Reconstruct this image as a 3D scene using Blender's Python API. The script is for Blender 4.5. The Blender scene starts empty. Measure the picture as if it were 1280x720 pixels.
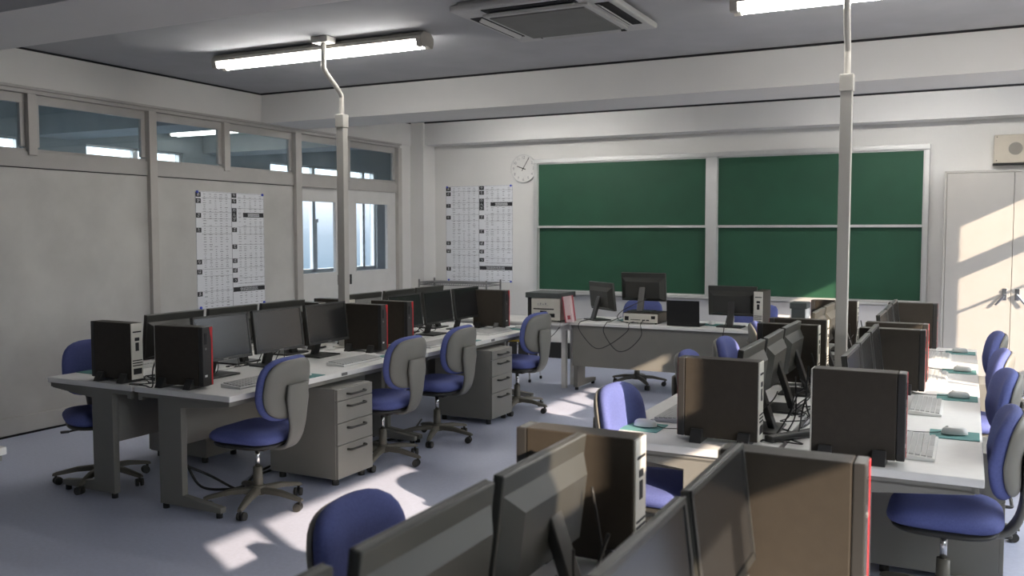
import bpy, bmesh, math, random
from mathutils import Vector, Matrix
random.seed(7)
PI = math.pi
scene = bpy.context.scene
COL = scene.collection

# ------------------------------------------------------------------ materials
MATS = {}
def mat(name, color, rough=0.6, metal=0.0, var=0.06, scale=6.0, bump=0.0, bscale=60.0, spec=0.5, emit=None, estr=0.0):
    if name in MATS: return MATS[name]
    m = bpy.data.materials.new(name); m.use_nodes = True
    nt = m.node_tree; b = nt.nodes['Principled BSDF']
    b.inputs['Roughness'].default_value = rough
    b.inputs['Metallic'].default_value = metal
    b.inputs['Specular IOR Level'].default_value = spec
    tc = nt.nodes.new('ShaderNodeTexCoord')
    n = nt.nodes.new('ShaderNodeTexNoise'); n.inputs['Scale'].default_value = scale; n.inputs['Detail'].default_value = 4
    nt.links.new(tc.outputs['Object'], n.inputs['Vector'])
    r = nt.nodes.new('ShaderNodeValToRGB')
    c = Vector(color)
    r.color_ramp.elements[0].position = 0.3; r.color_ramp.elements[1].position = 0.7
    r.color_ramp.elements[0].color = (*(c*(1-var)), 1); r.color_ramp.elements[1].color = (*[min(1, x*(1+var)) for x in c], 1)
    nt.links.new(n.outputs['Fac'], r.inputs['Fac']); nt.links.new(r.outputs['Color'], b.inputs['Base Color'])
    if bump > 0:
        n2 = nt.nodes.new('ShaderNodeTexNoise'); n2.inputs['Scale'].default_value = bscale; n2.inputs['Detail'].default_value = 3
        nt.links.new(tc.outputs['Object'], n2.inputs['Vector'])
        bp = nt.nodes.new('ShaderNodeBump'); bp.inputs['Strength'].default_value = bump; bp.inputs['Distance'].default_value = 0.002
        nt.links.new(n2.outputs['Fac'], bp.inputs['Height']); nt.links.new(bp.outputs['Normal'], b.inputs['Normal'])
    if emit:
        b.inputs['Emission Color'].default_value = (*emit, 1); b.inputs['Emission Strength'].default_value = estr
    MATS[name] = m
    return m
def glass_mat(name, tint, gloss=0.09):
    m = bpy.data.materials.new(name); m.use_nodes = True
    nt = m.node_tree; nt.nodes.clear()
    o = nt.nodes.new('ShaderNodeOutputMaterial'); t = nt.nodes.new('ShaderNodeBsdfTransparent'); g = nt.nodes.new('ShaderNodeBsdfGlossy')
    t.inputs['Color'].default_value = (*tint, 1); g.inputs['Roughness'].default_value = 0.02
    lw = nt.nodes.new('ShaderNodeLayerWeight'); lw.inputs['Blend'].default_value = 0.5
    pw = nt.nodes.new('ShaderNodeMath'); pw.operation = 'POWER'; pw.inputs[1].default_value = 4.0
    ml = nt.nodes.new('ShaderNodeMath'); ml.operation = 'MULTIPLY_ADD'; ml.inputs[1].default_value = 0.8; ml.inputs[2].default_value = 0.04
    mx = nt.nodes.new('ShaderNodeMixShader')
    nt.links.new(lw.outputs['Facing'], pw.inputs[0]); nt.links.new(pw.outputs[0], ml.inputs[0])
    nt.links.new(ml.outputs[0], mx.inputs['Fac'])
    nt.links.new(t.outputs[0], mx.inputs[1]); nt.links.new(g.outputs[0], mx.inputs[2]); nt.links.new(mx.outputs[0], o.inputs[0])
    return m

M_wall   = mat('painted_wall', (0.70, 0.69, 0.67), 0.85, var=0.03, scale=1.5, bump=0.25, bscale=40)
M_panel  = mat('wall_panel', (0.50, 0.49, 0.465), 0.55, var=0.12, scale=2.2, bump=0.15, bscale=15)
M_wframe = mat('window_frame_paint', (0.42, 0.405, 0.385), 0.5, var=0.04)
M_post   = mat('post_paint', (0.46, 0.44, 0.41), 0.5, var=0.04)
M_door   = mat('door_paint', (0.62, 0.61, 0.59), 0.5, var=0.03)
M_ceil   = mat('ceiling_board', (0.42, 0.425, 0.44), 0.9, var=0.05, scale=3, bump=0.5, bscale=90)
M_beam   = mat('beam_paint', (0.70, 0.69, 0.675), 0.85, var=0.03, scale=1.5, bump=0.2, bscale=40)
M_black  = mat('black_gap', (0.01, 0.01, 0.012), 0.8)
M_skirt  = mat('black_skirting', (0.018, 0.018, 0.018), 0.6)
M_floor  = mat('vinyl_floor', (0.49, 0.525, 0.66), 0.50, var=0.05, scale=45, bump=0.12, bscale=120)
M_top    = mat('desk_laminate', (0.80, 0.79, 0.765), 0.42, var=0.02, scale=20)
M_desk   = mat('desk_metal', (0.20, 0.195, 0.175), 0.5, var=0.04)
M_ped    = mat('drawer_metal', (0.235, 0.228, 0.205), 0.45, var=0.03)
M_rub    = mat('black_rubber', (0.012, 0.012, 0.013), 0.7)
M_pc     = mat('computer_case', (0.046, 0.039, 0.031), 0.50, var=0.06, scale=30, bump=0.15, bscale=300, spec=0.22)
M_bezel  = mat('front_bezel', (0.030, 0.029, 0.028), 0.4)
M_red    = mat('red_stripe', (0.55, 0.02, 0.025), 0.4)
M_back   = mat('tower_back_metal', (0.70, 0.68, 0.61), 0.4, var=0.05, metal=0.2)
M_mon    = mat('monitor_plastic', (0.046, 0.046, 0.040), 0.38, var=0.05)
M_bez    = mat('monitor_bezel', (0.028, 0.028, 0.026), 0.35)
M_scr    = mat('dark_screen', (0.020, 0.020, 0.020), 0.20, var=0.02, spec=0.6)
M_blue   = mat('blue_fabric', (0.098, 0.120, 0.32), 0.85, var=0.10, scale=120, bump=0.4, bscale=500)
M_shell  = mat('chair_shell', (0.19, 0.185, 0.165), 0.5, var=0.03)
M_cbase  = mat('chair_base_plastic', (0.14, 0.13, 0.105), 0.45)
M_dark   = mat('dark_plastic', (0.035, 0.034, 0.03), 0.5)
M_chrome = mat('chrome', (0.75, 0.75, 0.75), 0.15, metal=1.0)
M_steel  = mat('wire_steel', (0.22, 0.22, 0.22), 0.35, metal=0.6)
M_alu    = mat('aluminium', (0.62, 0.62, 0.61), 0.35, metal=0.5, var=0.03)
M_green  = mat('chalkboard_green', (0.010, 0.068, 0.034), 0.65, var=0.10, scale=3)
M_white  = mat('white_plastic', (0.72, 0.72, 0.70), 0.4, var=0.02)
M_key    = mat('keyboard_plastic', (0.55, 0.55, 0.53), 0.5)
M_gap    = mat('key_gap_grey', (0.50, 0.50, 0.49), 0.6)
M_pad    = mat('teal_mousepad', (0.115, 0.285, 0.27), 0.75)
M_paper  = mat('poster_paper', (0.74, 0.75, 0.78), 0.4, var=0.02)
M_ink    = mat('black_ink', (0.015, 0.015, 0.018), 0.5)
M_grey   = mat('grey_ink', (0.24, 0.24, 0.26), 0.6)
M_magnet = mat('blue_magnet', (0.04, 0.07, 0.5), 0.4)
M_cab    = mat('cabinet_metal', (0.41, 0.39, 0.36), 0.5, var=0.02)
M_cream  = mat('speaker_cream', (0.50, 0.45, 0.37), 0.5)
M_pole   = mat('pole_metal', (0.50, 0.485, 0.45), 0.4, var=0.02)
M_pipe   = mat('pipe_white', (0.50,0.48,0.44), 0.3)
M_tube   = mat('lit_tube', (0.9, 0.9, 0.9), 0.5, emit=(1.0, 0.975, 0.94), estr=36.0)
M_lamp   = mat('lamp_body', (0.40, 0.38, 0.34), 0.45)
M_ac     = mat('aircon_plastic', (0.48, 0.48, 0.47), 0.5)
M_grill  = mat('aircon_grille', (0.17, 0.17, 0.165), 0.7)
M_prn    = mat('printer_plastic', (0.60, 0.58, 0.52), 0.45)
M_prnd   = mat('printer_dark', (0.07, 0.08, 0.08), 0.5)
M_tabw   = mat('table_white', (0.66, 0.65, 0.63), 0.5)
M_binder = mat('red_binder', (0.45, 0.08, 0.10), 0.5)
M_bpaper = mat('binder_cover_paper', (0.75, 0.58, 0.58), 0.6)
M_yellow = mat('stool_yellow', (0.60, 0.40, 0.03), 0.5)
M_clock  = mat('clock_dial', (0.70, 0.69, 0.67), 0.3)
M_glass  = glass_mat('window_glass', (0.88, 0.92, 0.93))
M_cglass = glass_mat('outer_glass', (0.97, 0.985, 1.0))
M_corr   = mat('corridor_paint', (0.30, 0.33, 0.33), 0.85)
M_laptop = mat('laptop_black', (0.006, 0.006, 0.006), 0.5)
M_cable  = mat('cable_black', (0.014, 0.014, 0.014), 0.5)

# ------------------------------------------------------------------ mesh helpers
def new_bm(): return bmesh.new()
def add_box(bm, x0, x1, y0, y1, z0, z1, bev=0.0, seg=2, M=None):
    r = bmesh.ops.create_cube(bm, size=1.0)
    vs = r['verts']
    for v in vs:
        v.co = Vector(((x0+x1)/2+v.co.x*(x1-x0), (y0+y1)/2+v.co.y*(y1-y0), (z0+z1)/2+v.co.z*(z1-z0)))
    if bev > 0:
        es = list({e for v in vs for e in v.link_edges})
        rr = bmesh.ops.bevel(bm, geom=es, offset=bev, segments=seg, affect='EDGES', profile=0.5, clamp_overlap=True)
        vs = list({v for f in rr['faces'] for v in f.verts} | {v for v in vs if v.is_valid})
    if M is not None:
        for v in vs: v.co = M @ v.co
    return vs
def add_poly(bm, pts, axis, a0, a1, bev=0.0):
    """prism: 2D polygon extruded along axis 'x'/'y'/'z' from a0 to a1"""
    def P(p, a):
        return {'x': (a, p[0], p[1]), 'y': (p[0], a, p[1]), 'z': (p[0], p[1], a)}[axis]
    A = [bm.verts.new(P(p, a0)) for p in pts]; B = [bm.verts.new(P(p, a1)) for p in pts]
    n = len(pts)
    fs = [bm.faces.new(A), bm.faces.new(B[::-1])]
    for i in range(n):
        fs.append(bm.faces.new((A[i], B[i], B[(i+1) % n], A[(i+1) % n])))
    bmesh.ops.recalc_face_normals(bm, faces=fs)
    if bev > 0:
        es = list({e for f in fs for e in f.edges})
        bmesh.ops.bevel(bm, geom=es, offset=bev, segments=2, affect='EDGES', profile=0.5, clamp_overlap=True)
def add_cyl(bm, p0, p1, r0, r1=None, seg=20):
    if r1 is None: r1 = r0
    p0 = Vector(p0); p1 = Vector(p1); d = p1-p0
    q = d.to_track_quat('Z', 'Y')
    A = []; B = []
    for i in range(seg):
        a = 2*PI*i/seg; c = Vector((math.cos(a), math.sin(a), 0))
        A.append(bm.verts.new(p0+q @ (c*r0))); B.append(bm.verts.new(p1+q @ (c*r1)))
    fs = [bm.faces.new(A[::-1]), bm.faces.new(B)]
    for i in range(seg):
        j = (i+1) % seg
        f = bm.faces.new((A[i], A[j], B[j], B[i])); f.smooth = True; fs.append(f)
    return fs
def smooth_path(pts, n=6):
    P = [Vector(p) for p in pts]
    if len(P) < 3: return P
    out = []
    for i in range(len(P)-1):
        p0 = P[max(i-1, 0)]; p1 = P[i]; p2 = P[i+1]; p3 = P[min(i+2, len(P)-1)]
        for k in range(n):
            t = k/n
            out.append(0.5*((2*p1)+(-p0+p2)*t+(2*p0-5*p1+4*p2-p3)*t*t+(-p0+3*p1-3*p2+p3)*t**3))
    out.append(P[-1])
    return out
def add_tube(bm, pts, r, seg=8, n=6, smooth=True):
    P = smooth_path(pts, n) if smooth else [Vector(p) for p in pts]
    rings = []
    up = Vector((0, 0, 1))
    prev = None
    for i, p in enumerate(P):
        d = (P[min(i+1, len(P)-1)]-P[max(i-1, 0)])
        if d.length < 1e-9: d = Vector((0, 0, 1))
        d.normalize()
        if prev is None:
            a = d.cross(up)
            if a.length < 1e-3: a = d.cross(Vector((1, 0, 0)))
        else:
            a = prev - d*prev.dot(d)
            if a.length < 1e-4: a = d.cross(up)
        a.normalize(); prev = a; b = d.cross(a)
        rings.append([bm.verts.new(p+(a*math.cos(2*PI*k/seg)+b*math.sin(2*PI*k/seg))*r) for k in range(seg)])
    for i in range(len(rings)-1):
        for k in range(seg):
            f = bm.faces.new((rings[i][k], rings[i][(k+1) % seg], rings[i+1][(k+1) % seg], rings[i+1][k])); f.smooth = True
    bm.faces.new(rings[0]); bm.faces.new(rings[-1][::-1])
def add_pad(bm, w, h, t, ex=3.2, front=1.0, back=1.0, seg=40, rings=9, fn=None):
    """cushion in local u,v plane (u width, v height), thickness along n. fn(u,v,n)->Vector"""
    layers = {}
    for side in (1, -1):
        amp = (front if side > 0 else back)*t/2
        cen = bm.verts.new(fn(0, 0, side*amp))
        prev = None
        for j in range(1, rings+1):
            r = math.sin(j/rings*PI/2)
            off = amp*max(0.0, 1-r**6)**0.5
            if j == rings:
                if side > 0: ring = layers['rim'] = []
                else: ring = layers['rim']
            else: ring = []
            if not ring:
                for k in range(seg):
                    a = 2*PI*k/seg; ca, sa = math.cos(a), math.sin(a)
                    sc = (abs(ca)**ex+abs(sa)**ex)**(-1/ex)
                    ring.append(bm.verts.new(fn(ca*sc*r*w/2, sa*sc*r*h/2, side*off if j < rings else 0)))
            for k in range(seg):
                k2 = (k+1) % seg
                if prev is None: vs = (cen, ring[k], ring[k2])
                else: vs = (prev[k], ring[k], ring[k2], prev[k2])
                if side < 0: vs = vs[::-1]
                f = bm.faces.new(vs); f.smooth = True
            prev = ring
def xform(bm, M):
    bmesh.ops.transform(bm, matrix=M, verts=bm.verts)
def obj(name, bm, m, parent=None, smooth=False):
    bmesh.ops.recalc_face_normals(bm, faces=bm.faces)
    me = bpy.data.meshes.new(name); bm.to_mesh(me); bm.free()
    ms = m if isinstance(m, (list, tuple)) else [m]
    for x in ms: me.materials.append(x)
    if smooth:
        for p in me.polygons: p.use_smooth = True
    o = bpy.data.objects.new(name, me); COL.objects.link(o)
    if parent is not None: o.parent = parent
    return o
def box(name, m, x0, x1, y0, y1, z0, z1, bev=0.0, parent=None):
    bm = new_bm(); add_box(bm, x0, x1, y0, y1, z0, z1, bev); return obj(name, bm, m, parent)
def tag(o, label=None, cat=None, group=None, kind=None):
    if label: o['label'] = label
    if cat: o['category'] = cat
    if group: o['group'] = group
    if kind: o['kind'] = kind
    return o
def thing(name, label, cat, loc=(0, 0, 0), rz=0.0, group=None):
    o = bpy.data.objects.new(name, None); COL.objects.link(o)
    o.empty_display_size = 0.1; o.location = loc; o.rotation_euler = (0, 0, rz)
    return tag(o, label, cat, group)
def struct(o): o['kind'] = 'structure'; return o
KIDS = {}
def kids(o): return [c for c in bpy.data.objects if c.parent == o]
def copy_tree(root, loc, rz, label, group=None):
    r = root.copy(); COL.objects.link(r); r.location = loc; r.rotation_euler = (0, 0, rz)
    r['label'] = label
    if group: r['group'] = group
    for ch in kids(root):
        c = ch.copy(); COL.objects.link(c); c.parent = r
        for g in kids(ch):
            d = g.copy(); COL.objects.link(d); d.parent = c
    return r
USED = {}
def place(kind, make, loc, rz, label, group):
    """first call moves the prototype itself, later calls copy it"""
    if kind not in USED:
        o = make(); USED[kind] = o
        o.location = loc; o.rotation_euler = (0, 0, rz); o['label'] = label; o['group'] = group
        return o
    return copy_tree(USED[kind], loc, rz, label, group)
def text_bm(s, size, depth=0.0):
    cu = bpy.data.curves.new('txt', 'FONT'); cu.body = s; cu.size = size; cu.align_x = 'CENTER'; cu.align_y = 'CENTER'; cu.extrude = depth
    o = bpy.data.objects.new('txt', cu); COL.objects.link(o)
    dg = bpy.context.evaluated_depsgraph_get()
    me = bpy.data.meshes.new_from_object(o.evaluated_get(dg))
    bm = bmesh.new(); bm.from_mesh(me)
    bpy.data.objects.remove(o); bpy.data.curves.remove(cu); bpy.data.meshes.remove(me)
    return bm
def merge(dst, src, M):
    me = bpy.data.meshes.new('tmp'); bmesh.ops.transform(src, matrix=M, verts=src.verts)
    src.to_mesh(me); src.free(); dst.from_mesh(me); bpy.data.meshes.remove(me)

# ------------------------------------------------------------------ key dimensions
XL = -6.646           # corridor-side wall
XR = 1.80             # window-side wall
YB = 10.42            # chalkboard wall
YF = -2.6
ZC = 3.037
XO = -8.95            # corridor outer wall
LC, RC = -4.335, -0.68     # centre lines of the left and right desk islands
C1, C2, C0 = 4.67, 6.71, 1.36   # desk centres along the room

# ------------------------------------------------------------------ room shell
struct(box('floor', M_floor, XO-0.1, XR+0.25, YF-0.2, 14.2, -0.12, 0.0))
struct(box('ceiling', M_ceil, XL-0.12, XR+0.25, YF-0.2, YB+0.2, ZC, ZC+0.15))
struct(box('wall_back', M_wall, XL-0.12, XR+0.25, YB, YB+0.15, 0, ZC))
struct(box('wall_front', M_wall, XL-0.12, XR+0.25, YF-0.15, YF, 0, ZC))
# window-side wall with openings
OPEN = [(0.38, 2.25), (4.44, 5.93), (8.05, 9.95)]
WZ0, WZ1 = 0.85, 2.635
bm = new_bm()
FILL_CURT = [(2.24, 3.00), (3.66, 4.42), (5.91, 7.28), (7.97, 8.03)]
SOLID = [(YF, 0.38), (3.00, 3.66), (7.28, 7.97), (9.95, YB)]
for a, b in SOLID: add_box(bm, XR, XR+0.10, a, b, 0, ZC)
for a, b in [(0.38, 3.0), (3.66, 7.28), (7.97, 9.95)]:
    add_box(bm, XR, XR+0.10, a, b, 0, WZ0); add_box(bm, XR, XR+0.10, a, b, WZ1, ZC)
struct(obj('wall_right', bm, M_wall))
wn = 1
for (a, b), stiles in zip(OPEN, ([0.75], [4.89, 5.40], [8.68])):
    w = struct(thing('window_%d' % wn, None, None, (XR+0.03, 0, 0)))
    bm = new_bm()
    add_box(bm, -0.03, 0.05, a, b, 2.10, 2.23, 0.004)
    add_box(bm, -0.03, 0.05, a, b, WZ0, WZ0+0.05, 0.004); add_box(bm, -0.03, 0.05, a, b, WZ1-0.02, WZ1, 0.004)
    for s in stiles:
        wd = 0.22 if s == 8.68 else (0.062 if s == .75 else 0.045)
        add_box(bm, -0.025, 0.045, s, s+wd, WZ0, WZ1, 0.004)
    add_cyl(bm, (-0.06, a, 1.715), (-0.06, b, 1.715), 0.014)
    obj('window_frame', bm, M_alu, w)
    bm = new_bm(); add_box(bm, 0.0, 0.005, a, b, WZ0, WZ1); obj('window_pane', bm, M_cglass, w)
    wn += 1

# unseen translucent curtains between the windows, added for soft fill light
M_fill_curt = bpy.data.materials.new('fill_curtain_fabric'); M_fill_curt.use_nodes = True
_n = M_fill_curt.node_tree; _n.nodes.clear()
_o = _n.nodes.new('ShaderNodeOutputMaterial'); _d = _n.nodes.new('ShaderNodeBsdfDiffuse'); _t = _n.nodes.new('ShaderNodeBsdfTranslucent'); _m = _n.nodes.new('ShaderNodeMixShader')
_d.inputs[0].default_value = (0.75, 0.73, 0.68, 1); _t.inputs[0].default_value = (0.72, 0.70, 0.64, 1); _m.inputs[0].default_value = 0.42
_n.links.new(_d.outputs[0], _m.inputs[1]); _n.links.new(_t.outputs[0], _m.inputs[2]); _n.links.new(_m.outputs[0], _o.inputs[0])
for a, b, nm in ((2.26, 3.05, 'unseen gathered cream drape added for fill light, at the window nearest the camera'), (3.62, 4.43, 'unseen gathered cream drape added for fill light, left of the middle window'), (5.94, 7.32, 'unseen wide cream drape added for fill light, right of the middle window'), (7.94, 8.06, 'unseen narrow cream drape added for fill light, by the far pillar')):
    bm = new_bm(); n = int((b-a)/0.012); rows = []
    for k in range(n+1):
        y = a+(b-a)*k/n; x = XR-0.045+0.022*math.sin(y*58)+0.006*math.sin(y*23)
        rows.append([bm.verts.new((x, y, 0.78)), bm.verts.new((x, y, 2.66))])
    for k in range(n): bm.faces.new((rows[k][0], rows[k+1][0], rows[k+1][1], rows[k][1]))
    tag(obj('fill_curtain', bm, M_fill_curt, smooth=True), nm, 'fill_curtain', 'added fill drapes on the window wall')
# beams
bm = new_bm(); add_box(bm, XL, XR, 7.305, 7.95, 2.73, ZC); struct(obj('trim_1', bm, M_beam))
bm = new_bm(); add_box(bm, XL, XR, 3.02, 3.635, 2.727, ZC); struct(obj('trim_2', bm, M_beam))
bm = new_bm(); add_box(bm, -6.45, XR, 10.165, YB, 2.742, ZC); struct(obj('trim_3', bm, M_beam))
bm = new_bm(); add_box(bm, XL, -6.44, 10.13, YB, 0, ZC-0.004); struct(obj('trim_4', bm, M_wall))
bm = new_bm(); add_box(bm, XR-0.25, XR, 7.305, 7.95, 0, 2.73); add_box(bm, XR-0.25, XR, 3.02, 3.635, 0, 2.727); struct(obj('trim_5', bm, M_wall))
# dark shadow joint strips under the ceiling
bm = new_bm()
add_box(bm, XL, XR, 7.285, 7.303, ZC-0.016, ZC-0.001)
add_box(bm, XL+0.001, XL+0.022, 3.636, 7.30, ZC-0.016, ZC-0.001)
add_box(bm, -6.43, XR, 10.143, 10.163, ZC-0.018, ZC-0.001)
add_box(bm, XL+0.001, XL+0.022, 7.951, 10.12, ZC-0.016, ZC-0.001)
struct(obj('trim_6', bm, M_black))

# left wall : panels, posts, transom windows, doors
ZR0, ZR1, ZG0, ZG1, ZF = 2.10, 2.235, 2.25, 2.61, 2.715
bm = new_bm()
add_box(bm, XL-0.10, XL, YF, 7.86, 0.0, ZR1-0.02)
struct(obj('wall_left', bm, M_panel))
bm = new_bm()
add_box(bm, XL-0.10, XL+0.012, YF, YB, 2.735, ZC-0.002)
add_box(bm, XL-0.10, XL, 9.86, YB, 0, 2.735)
add_box(bm, XL-0.10, XL+0.02, 3.02, 3.64, 2.2, ZC-0.002)
struct(obj('wall_left_upper', bm, M_wall))
bm = new_bm()      # lower panel seam line + skirting
add_box(bm, XL, XL+0.020, YF, 7.86, 0.014, 0.150, 0.006)
struct(obj('baseboard_left', bm, M_panel))
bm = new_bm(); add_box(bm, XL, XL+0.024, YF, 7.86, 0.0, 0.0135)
add_box(bm, XL+0.0004, XL+0.007, YF, 7.86, ZR0+0.0005, ZR0+0.0078); struct(obj('trim_7_and_rail_shade', bm, M_black))  # this black strip stands in for the shadow line under the rail
bm = new_bm()
add_box(bm, XL+0.0005, XL+0.012, YF, 7.86, ZR0+0.008, ZR1, 0.003)
add_box(bm, XL-0.06, XL-0.0005, YF, 9.86, ZR1-0.019, ZR1)
add_box(bm, XL-0.06, XL+0.012, 7.861, 9.86, ZR0+0.004, ZR1-0.0195, 0.001)
add_box(bm, XL-0.06, XL+0.025, YF, 9.86, ZF-0.03, ZF, 0.003)             # head
add_box(bm, XL-0.06, XL+0.05, YF, 9.86, ZF, ZF+0.022, 0.003)             # head lip
struct(obj('trim_8', bm, M_wframe))
POSTS = [(-2.1, -2.02), (-0.12, -0.04), (1.86, 1.94), (3.84, 3.92), (5.82, 5.905), (7.80, 7.90), (9.79, 9.87)]
bm = new_bm()
for a, b in POSTS:
    add_box(bm, XL-0.08, XL+0.045, a, b, 0.0, ZF-0.031, 0.004)
struct(obj('trim_9', bm, M_post))
bm = new_bm()
MUL = [4.66, 6.755, 8.72, 2.75, 0.85, -1.1]
for y in MUL:
    add_box(bm, XL-0.05, XL+0.03, y, y+0.075, ZR1-0.03, ZF-0.031, 0.004)
struct(obj('trim_10', bm, M_post))
edges = sorted([(a, b) for a, b in POSTS]+[(m_, m_+0.075) for m_ in MUL])
for i in range(len(edges)-1):
    a = edges[i][1]; b = edges[i+1][0]
    w = struct(thing('window_%d' % wn, None, None, (XL, 0, 0)))
    t = 0.045
    bm = new_bm()
    add_box(bm, -0.045, -0.01, a, b, ZR1+0.001, ZG0+0.006, 0.003); add_box(bm, -0.045, -0.01, a, b, ZG1, ZF-0.031, 0.003)
    add_box(bm, -0.045, -0.01, a, a+t, ZG0+0.02, ZG1, 0.003); add_box(bm, -0.045, -0.01, b-t, b, ZG0+0.02, ZG1, 0.003)
    obj('window_frame', bm, M_wframe, w)
    bm = new_bm(); add_box(bm, -0.030, -0.025, a+t-0.005, b-t+0.005, ZG0+0.01, ZG1+0.01); obj('window_pane', bm, M_glass, w)
    wn += 1
# doors
def door(n, ya, yb, ga, gb, off, handle_y):
    d = struct(thing('door_%d' % n, None, None, (XL+off, 0, 0)))
    g0, g1, zt = 1.125, 1.945, ZR0+0.0035
    bm = new_bm()
    add_box(bm, -0.035, 0, ya, yb, 0.01, g0, 0.0015); add_box(bm, -0.035, 0, ya, yb, g1, zt, 0.0015)
    add_box(bm, -0.035, 0, ya, ga, g0-0.002, g1+0.002); add_box(bm, -0.035, 0, gb, yb, g0-0.002, g1+0.002)
    obj('door_leaf', bm, M_door, d)
    bm = new_bm(); add_box(bm, -0.02, -0.015, ga-0.004, gb+0.004, g0-0.004, g1+0.004); obj('door_pane', bm, M_cglass, d)
    bm = new_bm()
    for z0, z1 in ((g0-0.012, g0), (g1, g1+0.012)): add_box(bm, -0.002, 0.004, ga-0.012, gb+0.012, z0, z1)
    for y0, y1 in ((ga-0.012, ga), (gb, gb+0.012)): add_box(bm, -0.002, 0.004, y0, y1, g0, g1)
    obj('glazing_bead', bm, M_door, d)
    bm = new_bm(); add_box(bm, -0.002, 0.003, handle_y, handle_y+0.04, 0.97, 1.09, 0.001); obj('door_handle', bm, M_rub, d)
door(1, 7.905, 8.76, 7.97, 8.59, -0.045, 8.62)
door(2, 8.72, 9.785, 8.94, 9.60, -0.004, 8.80)
# chalkboard wall skirting
struct(box('baseboard_back', M_skirt, -6.43, XR, YB-0.02, YB, 0.0, 0.20))
# corridor beyond the glass
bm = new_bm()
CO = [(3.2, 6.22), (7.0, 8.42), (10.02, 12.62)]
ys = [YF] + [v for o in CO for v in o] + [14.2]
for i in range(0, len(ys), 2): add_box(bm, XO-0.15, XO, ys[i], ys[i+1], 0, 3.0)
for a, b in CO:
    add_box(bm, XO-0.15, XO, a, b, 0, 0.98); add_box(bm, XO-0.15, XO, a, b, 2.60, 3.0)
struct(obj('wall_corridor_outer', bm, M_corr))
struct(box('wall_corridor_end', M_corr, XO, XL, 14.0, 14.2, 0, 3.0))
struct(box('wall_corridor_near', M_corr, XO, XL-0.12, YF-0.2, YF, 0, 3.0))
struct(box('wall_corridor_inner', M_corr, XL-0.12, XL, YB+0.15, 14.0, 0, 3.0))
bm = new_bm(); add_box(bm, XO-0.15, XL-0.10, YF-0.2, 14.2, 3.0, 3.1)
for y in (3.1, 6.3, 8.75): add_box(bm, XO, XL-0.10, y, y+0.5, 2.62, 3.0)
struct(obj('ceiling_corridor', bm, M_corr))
for a, b in CO:
    w = struct(thing('window_%d' % wn, None, None, (XO, 0, 0))); wn += 1
    bm = new_bm()
    add_box(bm, -0.10, -0.04, a, b, 0.98, 1.03, 0.003); add_box(bm, -0.10, -0.04, a, b, 2.575, 2.60, 0.003)
    n = 2
    for k in range(0, n+1):
        y = a+(b-a)*k/n
        if a > 9 and k == 1: y = 11.02
        add_box(bm, -0.10, -0.04, max(a, y-0.035), min(b, y+0.035), 0.98, 2.60, 0.003)
        if a > 9 and k == 1: add_box(bm, -0.12, -0.05, y+0.04, y+0.085, 0.98, 1.75, 0.003); add_box(bm, -0.12, -0.03, y+0.03, y+0.09, 1.74, 1.80, 0.003)
    if a > 9: add_box(bm, -0.10, -0.04, 12.27, 12.33, 0.98, 2.60, 0.003)
    obj('window_frame', bm, M_alu, w)
    bm = new_bm(); add_box(bm, -0.075, -0.07, a, b, 0.98, 2.60); obj('window_pane', bm, M_cglass, w)

# corridor ceiling light seen through the transoms
def long_lamp(name, label, x0, x1, y, z, group, tm=None):
    L = x1-x0
    t = thing(name, label, 'ceiling light', (x0, y, z), 0, group)
    bm = new_bm()
    add_poly(bm, [(-0.045, -0.012), (0.045, -0.012), (0.085, -0.045), (0.085, -0.068), (-0.085, -0.068), (-0.085, -0.045)], 'x', 0, L)
    for x in (0.25, L/2, L-0.25): add_box(bm, x-0.05, x+0.05, -0.03, 0.03, -0.0125, 0.0)
    obj('lamp_body', bm, M_lamp, t)
    for s in (-1, 1):
        bm = new_bm(); add_cyl(bm, (0.04, s*0.045, -0.098), (L-0.04, s*0.045, -0.098), 0.018); obj('fluorescent_tube', bm, tm or M_tube, t)
    for x in (0.0, L-0.045):
        bm = new_bm()
        add_poly(bm, [(-0.088, -0.068), (0.088, -0.068), (0.075, -0.115), (0.050, -0.122), (0.025, -0.108), (-0.025, -0.108), (-0.050, -0.122), (-0.075, -0.115)], 'x', x, x+0.045)
        obj('end_cap', bm, M_lamp, t)
    return t
long_lamp('ceiling_lamp', 'long fluorescent ceiling light with two lit tubes, left of the air conditioner', -5.50, -3.50, 5.57, ZC, 'long fluorescent ceiling lights')
long_lamp('ceiling_lamp', 'lit fluorescent ceiling light cut by the top edge, right of the air conditioner', -1.32, 0.68, 5.57, ZC, 'long fluorescent ceiling lights')
long_lamp('ceiling_lamp', 'corridor fluorescent light seen through the transom windows of the left wall', -8.90, -7.10, 8.20, 2.90, 'corridor lights', mat('dim_tube', (0.9, 0.9, 0.9), 0.5, emit=(1.0, 0.98, 0.95), estr=7.0))
long_lamp('ceiling_lamp', 'fluorescent ceiling light hidden behind the beam, left above the chalkboard', -5.50, -3.50, 9.0, ZC, 'long fluorescent ceiling lights')
long_lamp('ceiling_lamp', 'fluorescent ceiling light hidden behind the beam, right above the chalkboard', -1.32, 0.68, 9.0, ZC, 'long fluorescent ceiling lights')

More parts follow.
